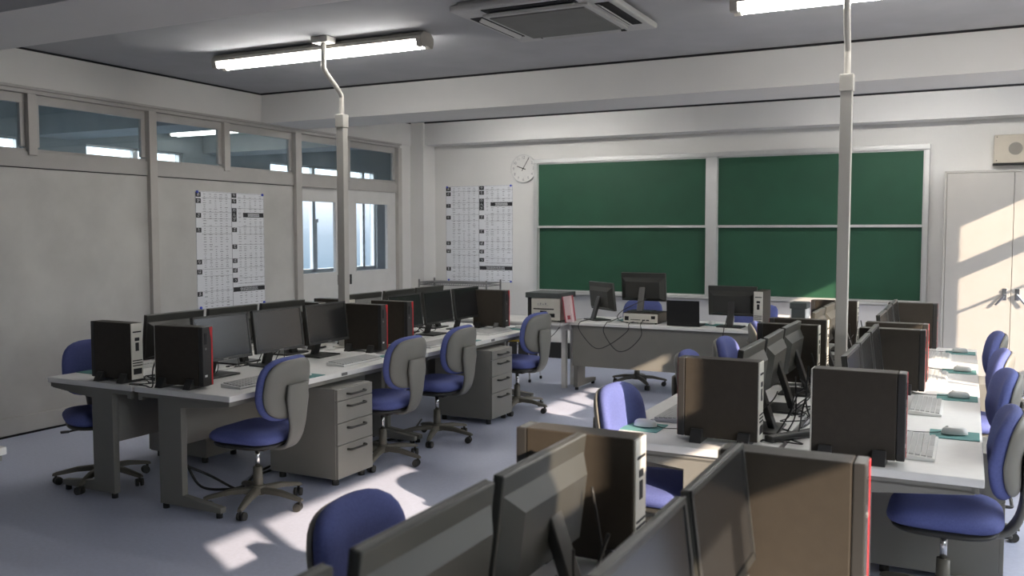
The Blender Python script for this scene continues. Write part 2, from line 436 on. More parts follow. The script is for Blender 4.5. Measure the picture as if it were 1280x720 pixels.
# ------------------------------------------------------------------ air conditioner
def aircon():
    t = thing('ceiling_air_conditioner', 'square four-way ceiling air conditioner with dark grille and black slots', 'air conditioner', (-2.44, 5.47, ZC))
    h = 0.515
    # frame: panel ring with slots as openings
    bm = new_bm()
    def ringpoly(r0, z0, r1, z1):
        a = [bm.verts.new((sx*r0, sy*r0, z0)) for sx, sy in ((-1, -1), (1, -1), (1, 1), (-1, 1))]
        b = [bm.verts.new((sx*r1, sy*r1, z1)) for sx, sy in ((-1, -1), (1, -1), (1, 1), (-1, 1))]
        for i in range(4): bm.faces.new((a[i], a[(i+1) % 4], b[(i+1) % 4], b[i]))
    add_box(bm, -h, h, -h, h, -0.062, -0.022, 0.012)
    add_box(bm, -h+0.04, h-0.04, -h+0.04, h-0.04, -0.022, 0.0)
    add_box(bm, -0.36, 0.36, -0.36, 0.36, -0.078, -0.06, 0.006)
    obj('panel', bm, M_ac, t)
    bm = new_bm(); add_box(bm, -0.325, 0.325, -0.325, 0.325, -0.086, -0.076, 0.003); obj('grille', bm, M_grill, t)
    for a in range(4):
        R = Matrix.Rotation(a*PI/2, 4, 'Z')
        bm = new_bm(); add_box(bm, -0.31, 0.31, -0.475, -0.385, -0.066, -0.058, M=R); obj('air_slot', bm, M_black, t)
        bm = new_bm(); T = Matrix.Translation((0, -0.405, -0.07)) @ Matrix.Rotation(math.radians(28 if a != 3 else 50), 4, 'X')
        add_box(bm, -0.29, 0.29, -0.022, 0.022, -0.003, 0.003, M=R @ T); obj('louver', bm, M_ac, t)
aircon()

# ------------------------------------------------------------------ conduit poles
def pole(label, x, y, top, zb, bx, by):
    t = thing('conduit_pole', label, 'pole', (x, y, zb), 0, 'conduit poles from desk to ceiling')
    bm = new_bm(); add_box(bm, -0.033, 0.033, -0.03, 0.03, 0, top-zb-0.10, 0.004); obj('pole_shaft', bm, M_pole, t)
    bm = new_bm(); add_box(bm, -0.039, 0.039, -0.036, 0.036, top-zb-0.10, top-zb, 0.005); obj('pole_cap', bm, M_pole, t)
    bm = new_bm(); dz = ZC-zb; h = top-zb
    pts = [(0, 0, h-0.01), (0, 0, h+0.10), (bx*0.1, by*0.1, h+0.165), (bx*0.9, by*0.9, h+0.29), (bx, by, h+0.36), (bx, by, dz-0.02)]
    add_tube(bm, pts, 0.019, 14, 8); obj('bent_pipe', bm, M_pipe, t)
    bm = new_bm(); add_box(bm, bx-0.075, bx+0.075, by-0.055, by+0.055, dz-0.045, dz, 0.006); obj('ceiling_plate', bm, M_pole, t)
    bm = new_bm(); add_box(bm, -0.07, 0.07, -0.06, 0.06, 0, 0.012, 0.003); obj('foot_plate', bm, M_pole, t)
pole('tall beige conduit pole rising from the left desk island in front of the doors', -4.335, 5.66, 2.50, 0.7, 0.03, -0.25)
pole('tall grey conduit pole rising from the right desk island in front of the chalkboard', -0.665, 5.66, 2.52, 0.7, 0.02, -0.25)

# ------------------------------------------------------------------ desks
DL = 2.03
def make_desk(L=DL, D0=0.012, D1=0.755, name='office_desk'):
    t = thing(name, '', 'desk')
    h = L/2
    bm = new_bm(); add_box(bm, D0, D1, -h, h, 0.667, 0.70, 0.004); obj('desktop', bm, M_top, t)
    bm = new_bm()
    add_box(bm, D0+0.03, D1-0.03, -h+0.012, -h+0.045, 0.64, 0.666, 0.002); add_box(bm, D0+0.03, D1-0.03, h-0.045, h-0.012, 0.64, 0.666, 0.002)
    add_box(bm, D1-0.045, D1-0.015, -h+0.012, h-0.012, 0.640, 0.666, 0.002); add_box(bm, D0+0.02, D0+0.05, -h+0.012, h-0.012, 0.62, 0.666, 0.002)
    obj('frame', bm, M_desk, t)
    bm = new_bm(); add_box(bm, 0.20, 0.215, -h+0.05, h-0.05, 0.34, 0.665); obj('modesty_panel', bm, M_ped, t)
    for s in (-1, 1):
        y0, y1 = sorted((s*(h-0.012), s*(h-0.055)))
        bm = new_bm()
        add_poly(bm, [(0.19, 0.03), (0.66, 0.03), (0.66, 0.062), (0.37, 0.095), (0.37, 0.60), (D1-0.03, 0.635), (D1-0.03, 0.655), (0.19, 0.655)], 'y', y0, y1, 0.004)
        lg = obj('leg', bm, M_desk, t)
        for x in (0.215, 0.63):
            bm = new_bm(); add_cyl(bm, (x, (y0+y1)/2, 0), (x, (y0+y1)/2, 0.031), 0.018); obj('foot_glide', bm, M_rub, lg)
    bm = new_bm(); add_box(bm, D1-0.002, D1+0.002, -0.03, 0.03, 0.674, 0.692); obj('edge_plate', bm, M_grill, t)
    return t
def row_desk(cx, c, side, label):
    place('desk', make_desk, (cx, c, 0), 0 if side > 0 else PI, label, 'white-topped computer desks')
row_desk(LC, C1, 1, 'white-topped desk at the near end of the left island, on the aisle side')
row_desk(LC, C2, 1, 'white-topped desk at the far end of the left island, on the aisle side')
row_desk(LC, C1, -1, 'white-topped desk at the near end of the left island, on the grey wall side')
row_desk(LC, C2, -1, 'white-topped desk at the far end of the left island, on the door side')
row_desk(RC, C1, 1, 'white-topped desk of the right island, near half, window side, dark drawer unit below')
row_desk(RC, C2, 1, 'white-topped desk of the right island, far half, nearest the grey cabinet')
row_desk(RC, C1, -1, 'white-topped desk of the right island, near half, side facing the central aisle')
row_desk(RC, C2, -1, 'white-topped desk of the right island, far half, side facing the central aisle')
row_desk(RC, C0, 1, 'white-topped desk in the foreground under the blurred monitors, right half')
row_desk(RC, C0, -1, 'white-topped desk in the foreground under the blurred monitors, left half')
row_desk(LC, C0, 1, 'white-topped desk whose corner just shows at the left edge of the photo')

# ------------------------------------------------------------------ drawer pedestals
def make_ped():
    t = thing('drawer_cabinet', '', 'drawer cabinet')
    w, d, H = 0.37, 0.55, 0.62
    bm = new_bm(); add_box(bm, -d, -0.018, -w/2, w/2, 0.045, H, 0.003); obj('cabinet_body', bm, M_ped, t)
    zs = [0.048, 0.262, 0.402, 0.542, 0.618]
    for i in range(4):
        bm = new_bm(); add_box(bm, -0.018, 0.0, -w/2+0.002, w/2-0.002, zs[i]+0.002, zs[i+1]-0.002, 0.002)
        dr = obj('drawer', bm, M_ped, t)
        zh = zs[i+1]-0.038
        bm = new_bm()
        add_tube(bm, [(-0.002, -0.085, zh), (0.028, -0.078, zh), (0.030, -0.03, zh), (0.030, 0.03, zh), (0.028, 0.078, zh), (-0.002, 0.085, zh)], 0.0075, 8, 5)
        obj('handle', bm, M_dark, dr)
    for x in (-0.06, -d+0.06):
        for y in (-w/2+0.05, w/2-0.05):
            bm = new_bm(); add_cyl(bm, (x, y, 0), (x, y, 0.046), 0.022); obj('foot', bm, M_dark, t)
    return t
def ped(cx, c, side, label):
    place('ped', make_ped, (cx+side*0.855, c+side*-0.02, 0), 0 if side > 0 else PI, label, 'grey drawer units under the desks')
ped(LC, C1, 1, 'grey four-drawer unit facing the aisle, nearest of the two under the left island')
ped(LC, C2, 1, 'grey four-drawer unit at the far end of the left island, beside the last chair')
ped(LC, C1, -1, 'grey drawer unit on the wall side of the left island, seen under the near desk')
ped(LC, C2, -1, 'grey drawer unit on the door side of the left island, far desk')
ped(RC, C1, 1, 'dark shaded drawer unit behind the right foreground chair seat')
ped(RC, C2, 1, 'grey drawer unit under the far half of the right island, cabinet side')
ped(RC, C1, -1, 'grey drawer unit under the right island near half, on the central aisle side')
ped(RC, C2, -1, 'grey drawer unit under the right island far half, on the central aisle side')

# ------------------------------------------------------------------ computer towers
def make_tower():
    t = thing('computer_tower', '', 'computer')
    W, Dp, z0, z1 = 0.088, 0.35, 0.018, 0.358
    x0, x1 = -Dp/2, Dp/2
    bm = new_bm(); add_box(bm, x0+0.006, x1-0.032, -W/2, W/2, z0, z1, 0.0035); obj('case', bm, M_pc, t)
    bm = new_bm(); add_box(bm, x1-0.031, x1, -W/2, W/2, z0, z1, 0.004); fb = obj('front_bezel', bm, M_bezel, t)
    bm = new_bm(); add_box(bm, x1-0.001, x1+0.0016, W/2-0.017, W/2-0.005, z0+0.002, z1-0.002, 0.0015)
    add_poly(bm, [(W/2-0.016, z1-0.004), (W/2-0.032, z1-0.004), (W/2-0.016, z1-0.08)], 'x', x1-0.02, x1+0.0015); obj('red_stripe', bm, M_red, t)
    bm = new_bm(); add_box(bm, x1-0.001, x1+0.002, -0.03, -0.010, z1-0.10, z1-0.035, 0.0008); obj('port_strip', bm, M_rub, fb)
    bm = new_bm(); add_cyl(bm, (x1-0.001, -0.02, z1-0.125), (x1+0.003, -0.02, z1-0.125), 0.007); obj('power_button', bm, M_grill, fb)
    bm = new_bm(); add_box(bm, x1-0.001, x1+0.001, -0.028, -0.008, z0+0.052, z0+0.064); obj('sticker', bm, M_white, fb)
    bm = new_bm(); add_box(bm, x0, x0+0.006, -W/2+0.003, W/2-0.003, z0+0.003, z1-0.003, 0.001); bp = obj('back_plate', bm, M_back, t)
    for z, h, yw in ((0.05, 0.035, 0.03), (0.10, 0.006, 0.035), (0.115, 0.006, 0.035), (0.13, 0.006, 0.035), (0.19, 0.05, 0.012), (0.25, 0.02, 0.016), (0.30, 0.008, 0.03)):
        bm = new_bm(); add_box(bm, x0-0.0015, x0+0.001, -yw, yw, z, z+h); obj('port', bm, M_rub, bp)
    for x in (x0+0.035, x1-0.115):
        bm = new_bm()
        for s in (-1, 1):
            vs = [(s*(W/2+0.0005), 0), (s*(W/2+0.045), 0), (s*(W/2+0.012), 0.055), (s*(W/2+0.0005), 0.055)]
            add_poly(bm, vs, 'x', x, x+0.05, 0.0015)
        add_box(bm, x, x+0.05, -W/2-0.001, W/2+0.001, 0, 0.0175)
        obj('stand_foot', bm, M_bezel, t)
    return t
def tower(cx, y, side, label, dx=0.0, rz=0.0, off=0.287):
    place('tower', make_tower, (cx+side*(off+dx), y, 0.70), (0 if side > 0 else PI)+rz, label, 'black desktop computers standing on the desks')
Y_A, Y_B = -0.895, 0.895
tower(LC, 3.775, 1, 'black computer tower with red front stripe, nearest on the left island', rz=math.radians(6))
tower(LC, 3.765, -1, 'leftmost black computer tower, pale back plate showing, beside the wall-side chair', dx=-0.03)
tower(LC, 5.545, 1, 'black computer tower with red edge in mid left island, nearer of the touching pair', dx=0.0)
tower(LC, 5.895, 1, 'black computer tower with red edge in mid left island, farther of the touching pair')
tower(LC, 7.44, 1, 'black computer tower at the far aisle corner of the left island', dx=0.06, rz=0.0)
tower(LC, 5.50, -1, 'black computer tower half hidden behind the mid left island, wall side, nearer one', dx=-0.03)
tower(LC, 5.87, -1, 'black computer tower hidden behind the mid left island, wall side, farther one', dx=-0.03)
tower(RC, 3.83, -1, 'brown-lit computer tower at the near left corner of the right island, beside the mouse', dx=-0.03)
tower(RC, 3.765, 1, 'dark computer tower at the near right end of the right island, before the keyboards', dx=0.02)
tower(RC, 5.47, -1, 'computer tower in mid right island, nearer of the pair behind the dark monitor backs', dx=-0.03)
tower(RC, 5.83, -1, 'computer tower in mid right island, farther of the pair behind the dark monitor backs', dx=-0.03)
tower(RC, 5.47, 1, 'computer tower right of the grey pole, nearer of the pair by the sunlit desktop', dx=0.02)
tower(RC, 5.83, 1, 'computer tower right of the grey pole, farther of the pair by the sunlit desktop', dx=0.02)
tower(RC, 7.52, -1, 'sunlit brown computer tower behind the grey pole at the far end of the right island', dx=-0.03)
tower(RC, 7.52, 1, 'brown computer tower at the far right end of the right island, before the chalkboard edge', dx=0.02)
tower(RC, 2.265, -1, 'large brown computer tower in the foreground centre with pale back plate', dx=-0.03)
tower(RC, 2.265, 1, 'largest computer tower in the foreground right with red front edge', dx=0.02)
# the computer on the teacher's desk
place('tower', make_tower, (-1.70, 8.50, 0.70), math.radians(90), 'computer tower with pale back plate at the right end of the teacher desk', 'black desktop computers standing on the desks')

# ------------------------------------------------------------------ monitors
def make_monitor():
    t = thing('computer_monitor', '', 'monitor')
    W, H = 0.462, 0.285
    T = Matrix.Translation((0.055, 0, 0.245)) @ Matrix.Rotation(math.radians(-7), 4, 'Y')
    bm = new_bm()
    add_box(bm, -0.014, 0.006, -W/2, W/2, -H/2, H/2, 0.004)
    # stepped hump on the back
    a = [(-0.013, -W/2+0.008, -H/2+0.01), (-0.013, W/2-0.008, -H/2+0.01), (-0.013, W/2-0.008, H/2-0.045), (-0.013, -W/2+0.008, H/2-0.045)]
    b = [(-0.048, -W/2+0.055, -H/2+0.035), (-0.048, W/2-0.055, -H/2+0.035), (-0.048, W/2-0.055, H/2-0.085), (-0.048, -W/2+0.055, H/2-0.085)]
    A = [bm.verts.new(p) for p in a]; B = [bm.verts.new(p) for p in b]
    for i in range(4): bm.faces.new((A[i], A[(i+1) % 4], B[(i+1) % 4], B[i]))
    bm.faces.new(A); bm.faces.new(B)
    xform(bm, T); obj('housing', bm, M_mon, t)
    bm = new_bm()
    e = 0.013
    for y0, y1, z0, z1 in ((-W/2, W/2, H/2-e, H/2), (-W/2, W/2, -H/2, -H/2+e+0.006), (-W/2, -W/2+e, -H/2, H/2), (W/2-e, W/2, -H/2, H/2)):
        add_box(bm, 0.005, 0.011, y0, y1, z0, z1, 0.001)
    xform(bm, T); bz = obj('bezel', bm, M_bez, t)
    bm = new_bm(); add_box(bm, 0.0105, 0.0118, -0.02, 0.02, -H/2+0.005, -H/2+0.012); xform(bm, T); obj('badge', bm, M_grill, bz)
    bm = new_bm(); add_box(bm, 0.005, 0.0075, -W/2+e-0.001, W/2-e+0.001, -H/2+e, H/2-e+0.001); xform(bm, T); obj('screen', bm, M_scr, t)
    bm = new_bm()
    add_poly(bm, [(-0.075, 0.010), (-0.045, 0.010), (0.030, 0.235), (0.006, 0.245)], 'y', -0.032, 0.032, 0.004); obj('stand_neck', bm, M_bez, t)
    bm = new_bm(); add_box(bm, -0.10, 0.085, -0.12, 0.12, 0.0, 0.012, 0.004); obj('stand_base', bm, M_bez, t)
    return t
def monitor(x, y, rz, label, z=0.70):
    return place('monitor', make_monitor, (x, y, z), rz, label, 'black flat monitors')
def isl_mon(cx, c, side, labels, jit=0.0, dys=(-0.51, 0.0, 0.51), mdx=0.0):
    for i, dy in enumerate(dys):
        monitor(cx+side*0.155+mdx, c+dy, (0 if side > 0 else PI)+random.uniform(-jit, jit), labels[i])
isl_mon(LC, C1, 1, ['black monitor facing the aisle, right behind the nearest red-striped tower', 'black monitor facing the aisle, second screen of the left island, above the first blue chair', 'black monitor facing the aisle, third screen of the left island, left of the touching towers'], 0.03)
isl_mon(LC, C2, 1, ['black monitor half hidden behind the touching towers of the left island', 'black monitor facing the aisle, middle of the far left island screens', 'black monitor facing the aisle, left of the far corner tower'], 0.03)
isl_mon(LC, C1, -1, ['back of a black monitor on the wall side, between the two nearest left island towers', 'back of a black monitor on the wall side, behind the second aisle screen', 'back of a black monitor on the wall side, behind the third aisle screen'], 0.02)
isl_mon(LC, C2, -1, ['back of a black monitor on the door side, just right of the beige pole', 'back of a black monitor on the door side, second right of the beige pole', 'back of a black monitor on the door side, below the wire shelf'], 0.02)
isl_mon(RC, C1, -1, ['grey monitor back of the right island, nearest of the row of three', 'grey monitor back of the right island, middle of the row of three', 'grey monitor back of the right island, farthest of the row of three, by the towers'], 0.02)
isl_mon(RC, C1, 1, ['steeply foreshortened monitor right of the grey pole, nearest of its three', 'steeply foreshortened monitor right of the grey pole, middle of its three', 'steeply foreshortened monitor right of the grey pole, farthest of its three'], 0.01, mdx=0.04)
isl_mon(RC, C2, -1, ['sunlit brown monitor back just left of the grey pole', 'monitor on the far right island, central aisle side, middle one behind the pole', 'monitor on the far right island, central aisle side, last one'], 0.02)
isl_mon(RC, C2, 1, ['dark monitor of the far right island, window side, first behind the tower pair', 'dark monitor of the far right island, window side, middle', 'dark monitor of the far right island, window side, last before the end tower'], 0.01)
isl_mon(RC, C0, -1, ['blurred grey monitor back cut by the bottom edge, leftmost in the foreground', 'blurred grey monitor back in the foreground beside the blue chair back', 'blurred sunlit monitor back leaning before the foreground brown tower'], 0.0, (-0.50, 0.03, 0.53))
isl_mon(RC, C0, 1, ['dark foreground screen at the bottom, hidden nearest one', 'dark foreground screen in the bottom middle, left of the larger one', 'dark foreground screen beside the largest tower'], 0.0, (-0.46, 0.10, 0.60))

# ------------------------------------------------------------------ chairs
def make_chair():
    t = thing('office_chair', '', 'chair')
    # seat
    bm = new_bm()
    def seat_fn(u, v, n):   # u -> y, v -> x, n -> z
        return Vector((v, u, 0.435+n - (0.9*(max(0, v-0.12))**2)*1.0 + 0.25*(u*u)*0.6))
    add_pad(bm, 0.46, 0.44, 0.108, 4.0, 0.9, 0.8, fn=seat_fn); obj('seat', bm, M_blue, t)
    bm = new_bm()
    add_pad(bm, 0.43, 0.41, 0.05, 3.4, 0.7, 1.0, fn=lambda u, v, n: Vector((v, u, 0.395+n))); obj('seat_pan', bm, M_dark, t)
    # backrest
    def back_fn(off):
        def f(u, v, n):
            zz = v+0.185
            lean = -0.215 - 0.16*max(0, zz-0.16)*1.0 - 0.04*max(0, 0.16-zz)
            curve = 1.05*u*u
            return Vector((lean+curve+n+off, u, 0.53+zz))
        return f
    bm = new_bm(); add_pad(bm, 0.43, 0.365, 0.085, 3.3, 0.9, 0.9, fn=back_fn(0.0)); obj('backrest', bm, M_blue, t)
    bm = new_bm(); add_pad(bm, 0.405, 0.335, 0.06, 3.3, 0.2, 1.0, fn=back_fn(-0.030)); obj('back_shell', bm, M_shell, t)
    # curved support strap
    bm = new_bm()
    path = [(0.02, 0.368), (-0.12, 0.366), (-0.215, 0.378), (-0.262, 0.425), (-0.284, 0.50), (-0.288, 0.58), (-0.290, 0.66), (-0.292, 0.745)]
    wds = [0.035, 0.04, 0.05, 0.060, 0.068, 0.082, 0.098, 0.085]
    P = smooth_path([(p[0], 0, p[1]) for p in path], 4)
    rings = []
    for i, p in enumerate(P):
        d = (P[min(i+1, len(P)-1)]-P[max(0, i-1)]).normalized(); nrm = Vector((d.z, 0, -d.x))
        f = i/(len(P)-1)*(len(wds)-1); k = min(int(f), len(wds)-2); w = wds[k]+(wds[k+1]-wds[k])*(f-k)
        th = 0.013
        rings.append([bm.verts.new(p+nrm*a*th+Vector((0, b*w, 0))) for a, b in ((-1, -0.75), (-0.4, -1), (0.6, -1), (1, -0.7), (1, 0.7), (0.6, 1), (-0.4, 1), (-1, 0.75))])
    for i in range(len(rings)-1):
        for k in range(8):
            fc = bm.faces.new((rings[i][k], rings[i][(k+1) % 8], rings[i+1][(k+1) % 8], rings[i+1][k])); fc.smooth = True
    bm.faces.new(rings[0]); bm.faces.new(rings[-1][::-1])
    obj('back_support', bm, M_shell, t)
    bm = new_bm(); add_box(bm, -0.10, 0.10, -0.07, 0.07, 0.345, 0.378, 0.008); obj('mechanism', bm, M_dark, t)
    bm = new_bm(); add_tube(bm, [(0.03, -0.06, 0.36), (0.03, -0.16, 0.36), (0.03, -0.20, 0.355)], 0.006); add_box(bm, 0.015, 0.045, -0.25, -0.20, 0.348, 0.362, 0.004); obj('height_lever', bm, M_dark, t)
    bm = new_bm(); add_cyl(bm, (0, 0, 0.22), (0, 0, 0.35), 0.0145); obj('gas_column', bm, M_chrome, t)
    bm = new_bm(); add_cyl(bm, (0, 0, 0.08), (0, 0, 0.235), 0.030, 0.026); add_cyl(bm, (0, 0, 0.075), (0, 0, 0.125), 0.048, 0.040); obj('column_sleeve', bm, M_cbase, t)
    for k in range(5):
        R = Matrix.Rotation(k*2*PI/5+0.65, 4, 'Z')
        bm = new_bm()
        sec = [(0.03, 0.085, 0.118, 0.028), (0.16, 0.082, 0.110, 0.024), (0.285, 0.062, 0.082, 0.018), (0.305, 0.060, 0.074, 0.014)]
        rg = []
        for x, zb, zt, w in sec:
            rg.append([bm.verts.new(R @ Vector(p)) for p in ((x, -w, zb), (x, w, zb), (x, w*0.8, zt-0.005), (x, w*0.4, zt), (x, -w*0.4, zt), (x, -w*0.8, zt-0.005))])
        for i in range(3):
            for q in range(6): bm.faces.new((rg[i][q], rg[i][(q+1) % 6], rg[i+1][(q+1) % 6], rg[i+1][q]))
        bm.faces.new(rg[0]); bm.faces.new(rg[-1][::-1])
        lg = obj('leg', bm, M_cbase, t)
        bm = new_bm()
        c = R @ Vector((0.287, 0, 0)); dr = Matrix.Rotation(k*1.7, 4, 'Z')
        ax = dr @ Vector((0, 1, 0)); c2 = c+dr @ Vector((-0.012, 0, 0))
        for s in (-1, 1):
            add_cyl(bm, c2+ax*s*0.006+Vector((0, 0, 0.0255)), c2+ax*s*0.024+Vector((0, 0, 0.0255)), 0.0255, 0.023, 18)
        add_cyl(bm, c+Vector((0, 0, 0.03)), c+Vector((0, 0, 0.068)), 0.008, seg=10)
        obj('castor', bm, M_dark, lg)
    return t
def chair(x, y, deg, label, group='blue fabric office chairs'):
    return place('chair', make_chair, (x, y, 0), math.radians(deg), label, group)
chair(-3.665, 3.955, 184, 'blue office chair with grey shell, nearest on the aisle side of the left island')
chair(-3.60, 5.12, 179, 'blue office chair right of the first drawer unit, second along the left island')
chair(-3.62, 5.87, 180, 'blue office chair left of the second drawer unit, third along the left island')
chair(-3.58, 7.17, 174, 'blue office chair beyond the second drawer unit, by the printer table')
chair(-4.90, 3.90, -32, 'blue office chair on the grey wall side, peeking out left of the leftmost tower')
chair(-1.22, 3.90, -4, 'blue office chair with half-sunlit back at the near left corner of the right island')
chair(-1.25, 5.24, 4, 'blue chair back showing above the brown-lit tower, left of the monitor backs')
chair(-1.22, 6.02, 0, 'blue chair back just showing at the left top corner of the brown-lit tower')
chair(-1.25, 7.22, 12, 'small sunlit blue-white chair back by the end of the teacher desk')
chair(-1.22, 1.93, 6, 'blue chair back in the foreground at the bottom, left of the blurred monitors')
chair(-0.06, 4.12, 180, 'dark blue office chair cut by the right edge, nearest of the four along the right')
chair(-0.03, 5.22, 186, 'blue office chair second from the front in the right-hand row')
chair(-0.03, 6.14, 182, 'half-sunlit blue office chair third from the front in the right-hand row')
chair(-0.03, 7.21, 184, 'blue office chair farthest in the right-hand row, before the cabinet')
chair(-3.04, 8.88, -88, 'blue office chair with dark five-star base behind the teacher desk')
def sidechair():
    t = thing('office_chair', 'square-backed blue chair standing behind the right monitor of the teacher desk', 'chair', (-1.93, 9.12, 0), math.radians(-90))
    bm = new_bm(); add_pad(bm, 0.44, 0.42, 0.07, 6, fn=lambda u, v, n: Vector((v, u, 0.44+n))); obj('seat', bm, M_blue, t)
    bm = new_bm(); add_pad(bm, 0.44, 0.34, 0.05, 7, fn=lambda u, v, n: Vector((-0.22+n-0.1*v, u, 0.69+v))); obj('backrest', bm, M_blue, t)
    for s in (-1, 1):
        bm = new_bm(); add_tube(bm, [(-0.25, s*0.19, 0.66), (-0.24, s*0.2, 0.42), (-0.26, s*0.21, 0.0)], 0.011); obj('leg', bm, M_dark, t)
        bm = new_bm(); add_tube(bm, [(-0.22, s*0.2, 0.40), (0.18, s*0.2, 0.40), (0.22, s*0.21, 0.0)], 0.011); obj('leg', bm, M_dark, t)
sidechair()

# ------------------------------------------------------------------ keyboards, mice, pads
def make_keyboard():
    t = thing('keyboard', '', 'keyboard')
    bm = new_bm(); add_poly(bm, [(-0.075, 0), (0.075, 0), (0.075, 0.012), (-0.075, 0.024)], 'y', -0.22, 0.22, 0.003); obj('keyboard_body', bm, M_white, t)
    bm = new_bm()
    for r in range(6):
        x = 0.055-r*0.0225
        z = 0.012+(0.075-x)/0.15*0.012
        n = 18
        for k in range(n):
            y = -0.205+k*0.0235
            if r == 0 and 4 <= k <= 8:
                if k == 4: add_box(bm, x-0.009, x+0.009, y, y+0.11, z-0.001, z+0.006)
                continue
            add_box(bm, x-0.009, x+0.009, y, y+0.019, z-0.001, z+0.006)
    obj('keys', bm, M_gap, t)
    return t
def make_mouse():
    t = thing('computer_mouse', '', 'mouse')
    bm = new_bm(); add_pad(bm, 0.058, 0.108, 0.05, 2.3, 1.2, 0.1, fn=lambda u, v, n: Vector((v, u, max(0.003, 0.005+n)))); obj('mouse_shell', bm, M_white, t)
    bm = new_bm(); add_cyl(bm, (-0.03, -0.004, 0.029), (-0.03, 0.004, 0.029), 0.009, seg=12); obj('scroll_wheel', bm, M_gap, t)
    bm = new_bm(); add_tube(bm, [(-0.05, 0, 0.01), (-0.09, 0.01, 0.003), (-0.16, 0.00, 0.003), (-0.24, 0.03, 0.003)], 0.002, 6); obj('mouse_cord', bm, M_cable, t)
    return t
def make_pad_():
    bm = new_bm(); add_box(bm, -0.10, 0.10, -0.09, 0.09, 0, 0.004, 0.0015); o = obj('mouse_pad', bm, M_pad); tag(o, '', 'mouse pad'); return o
def station(cx, c, side, isl, kinds):
    rz = 0 if side > 0 else PI
    for q, (dk, dp) in enumerate(((-0.60, -0.27), (0.36, 0.73))):
        which = isl[q]
        place('key', make_keyboard, (cx+side*(0.51 if cx == RC and side > 0 else 0.57), c+side*dk, 0.70), rz, 'white keyboard '+which, 'white keyboards')
        place('pad', make_pad_, (cx+side*0.645, c+side*dp, 0.70), rz, 'teal mouse pad '+which, 'teal mouse pads')
        place('mouse', make_mouse, (cx+side*(0.645+random.uniform(-.02, .02)), c+side*dp, 0.7045), rz+random.uniform(-.2, .2), 'white mouse '+which, 'white computer mice')
station(LC, C1, 1, ['before the nearest aisle chair of the left island', 'beside the second chair of the left island'], None)
station(LC, C2, 1, ['before the third chair of the left island', 'at the far aisle corner of the left island'], None)
station(LC, C1, -1, ['on the wall side of the left island behind the third screen', 'left of the leftmost tower'], None)
station(LC, C2, -1, ['on the door side of the left island, far end', 'on the door side of the left island, by the beige pole'], None)
station(RC, C1, 1, ['nearest on the right island, before the nearest right chair', 'second along the right island, by the second right chair'], None)
station(RC, C2, 1, ['third along the right island, in the sunlight', 'farthest on the right island, by the end tower'], None)
station(RC, C1, -1, ['on the central aisle side of the right island, near desk', 'at the near left corner of the right island'], None)
station(RC, C2, -1, ['on the central aisle side of the right island, far end', 'on the central aisle side of the right island, mid row'], None)
station(RC, C0, -1, ['on the foreground desk before the blurred leftmost monitor', 'on the foreground desk beside the blue chair back'], None)
station(RC, C0, 1, ['on the foreground desk at the right, nearest the camera', 'on the foreground desk at the right, by the largest tower'], None)

# ------------------------------------------------------------------ chalkboard
def chalkboard():
    t = thing('chalkboard', 'wide green sliding chalkboard in an aluminium frame on the back wall', 'chalkboard', (0, 0, 0))
    x0, x1, z0, z1, yf = -4.93, -0.385, 0.86, 2.512, 10.36
    xm0, xm1 = -2.725, -2.600
    bm = new_bm()
    add_box(bm, x0, x1, yf-0.03, YB, z1-0.055, z1, 0.004); add_box(bm, x0, x1, yf-0.02, YB, z0-0.045, z0, 0.004)
    add_box(bm, x0, x0+0.05, yf-0.028, YB, z0, z1-0.056, 0.004); add_box(bm, x1-0.05, x1, yf-0.028, YB, z0, z1-0.056, 0.004)
    add_box(bm, xm0, xm1, yf-0.03, YB, z0, z1-0.056, 0.004)
    add_box(bm, x0+0.05, x1-0.05, yf-0.036, yf-0.028, z1-0.040, z1-0.030)
    obj('frame', bm, M_alu, t)
    for a, b in ((x0+0.051, xm0-0.001), (xm1+0.001, x1-0.051)):
        for lo, hi, yy in ((z0, 1.655, yf+0.03), (1.66, z1-0.056, yf)):
            bm = new_bm(); add_box(bm, a+0.008, b-0.008, yy, yy+0.015, lo, hi); p = obj('green_panel', bm, M_green, t)
            bm = new_bm()
            add_box(bm, a, b, yy-0.010, yy+0.015, (hi-0.012) if lo > 1 else lo, hi if lo > 1 else lo+0.012, 0.001)
            if lo > 1: add_box(bm, a, b, yy-0.014, yy+0.015, lo-0.012, lo+0.016, 0.001)
            for xa in (a, b-0.010): add_box(bm, xa, xa+0.010, yy-0.008, yy+0.015, lo+0.012, hi-0.012)
            obj('panel_edge', bm, M_alu, p)
    bm = new_bm(); add_box(bm, x0, x1, yf-0.11, yf-0.021, z0-0.045, z0-0.030, 0.003); add_box(bm, x0, x1, yf-0.11, yf-0.10, z0-0.044, z0-0.012, 0.003); obj('chalk_tray', bm, M_alu, t)
chalkboard()

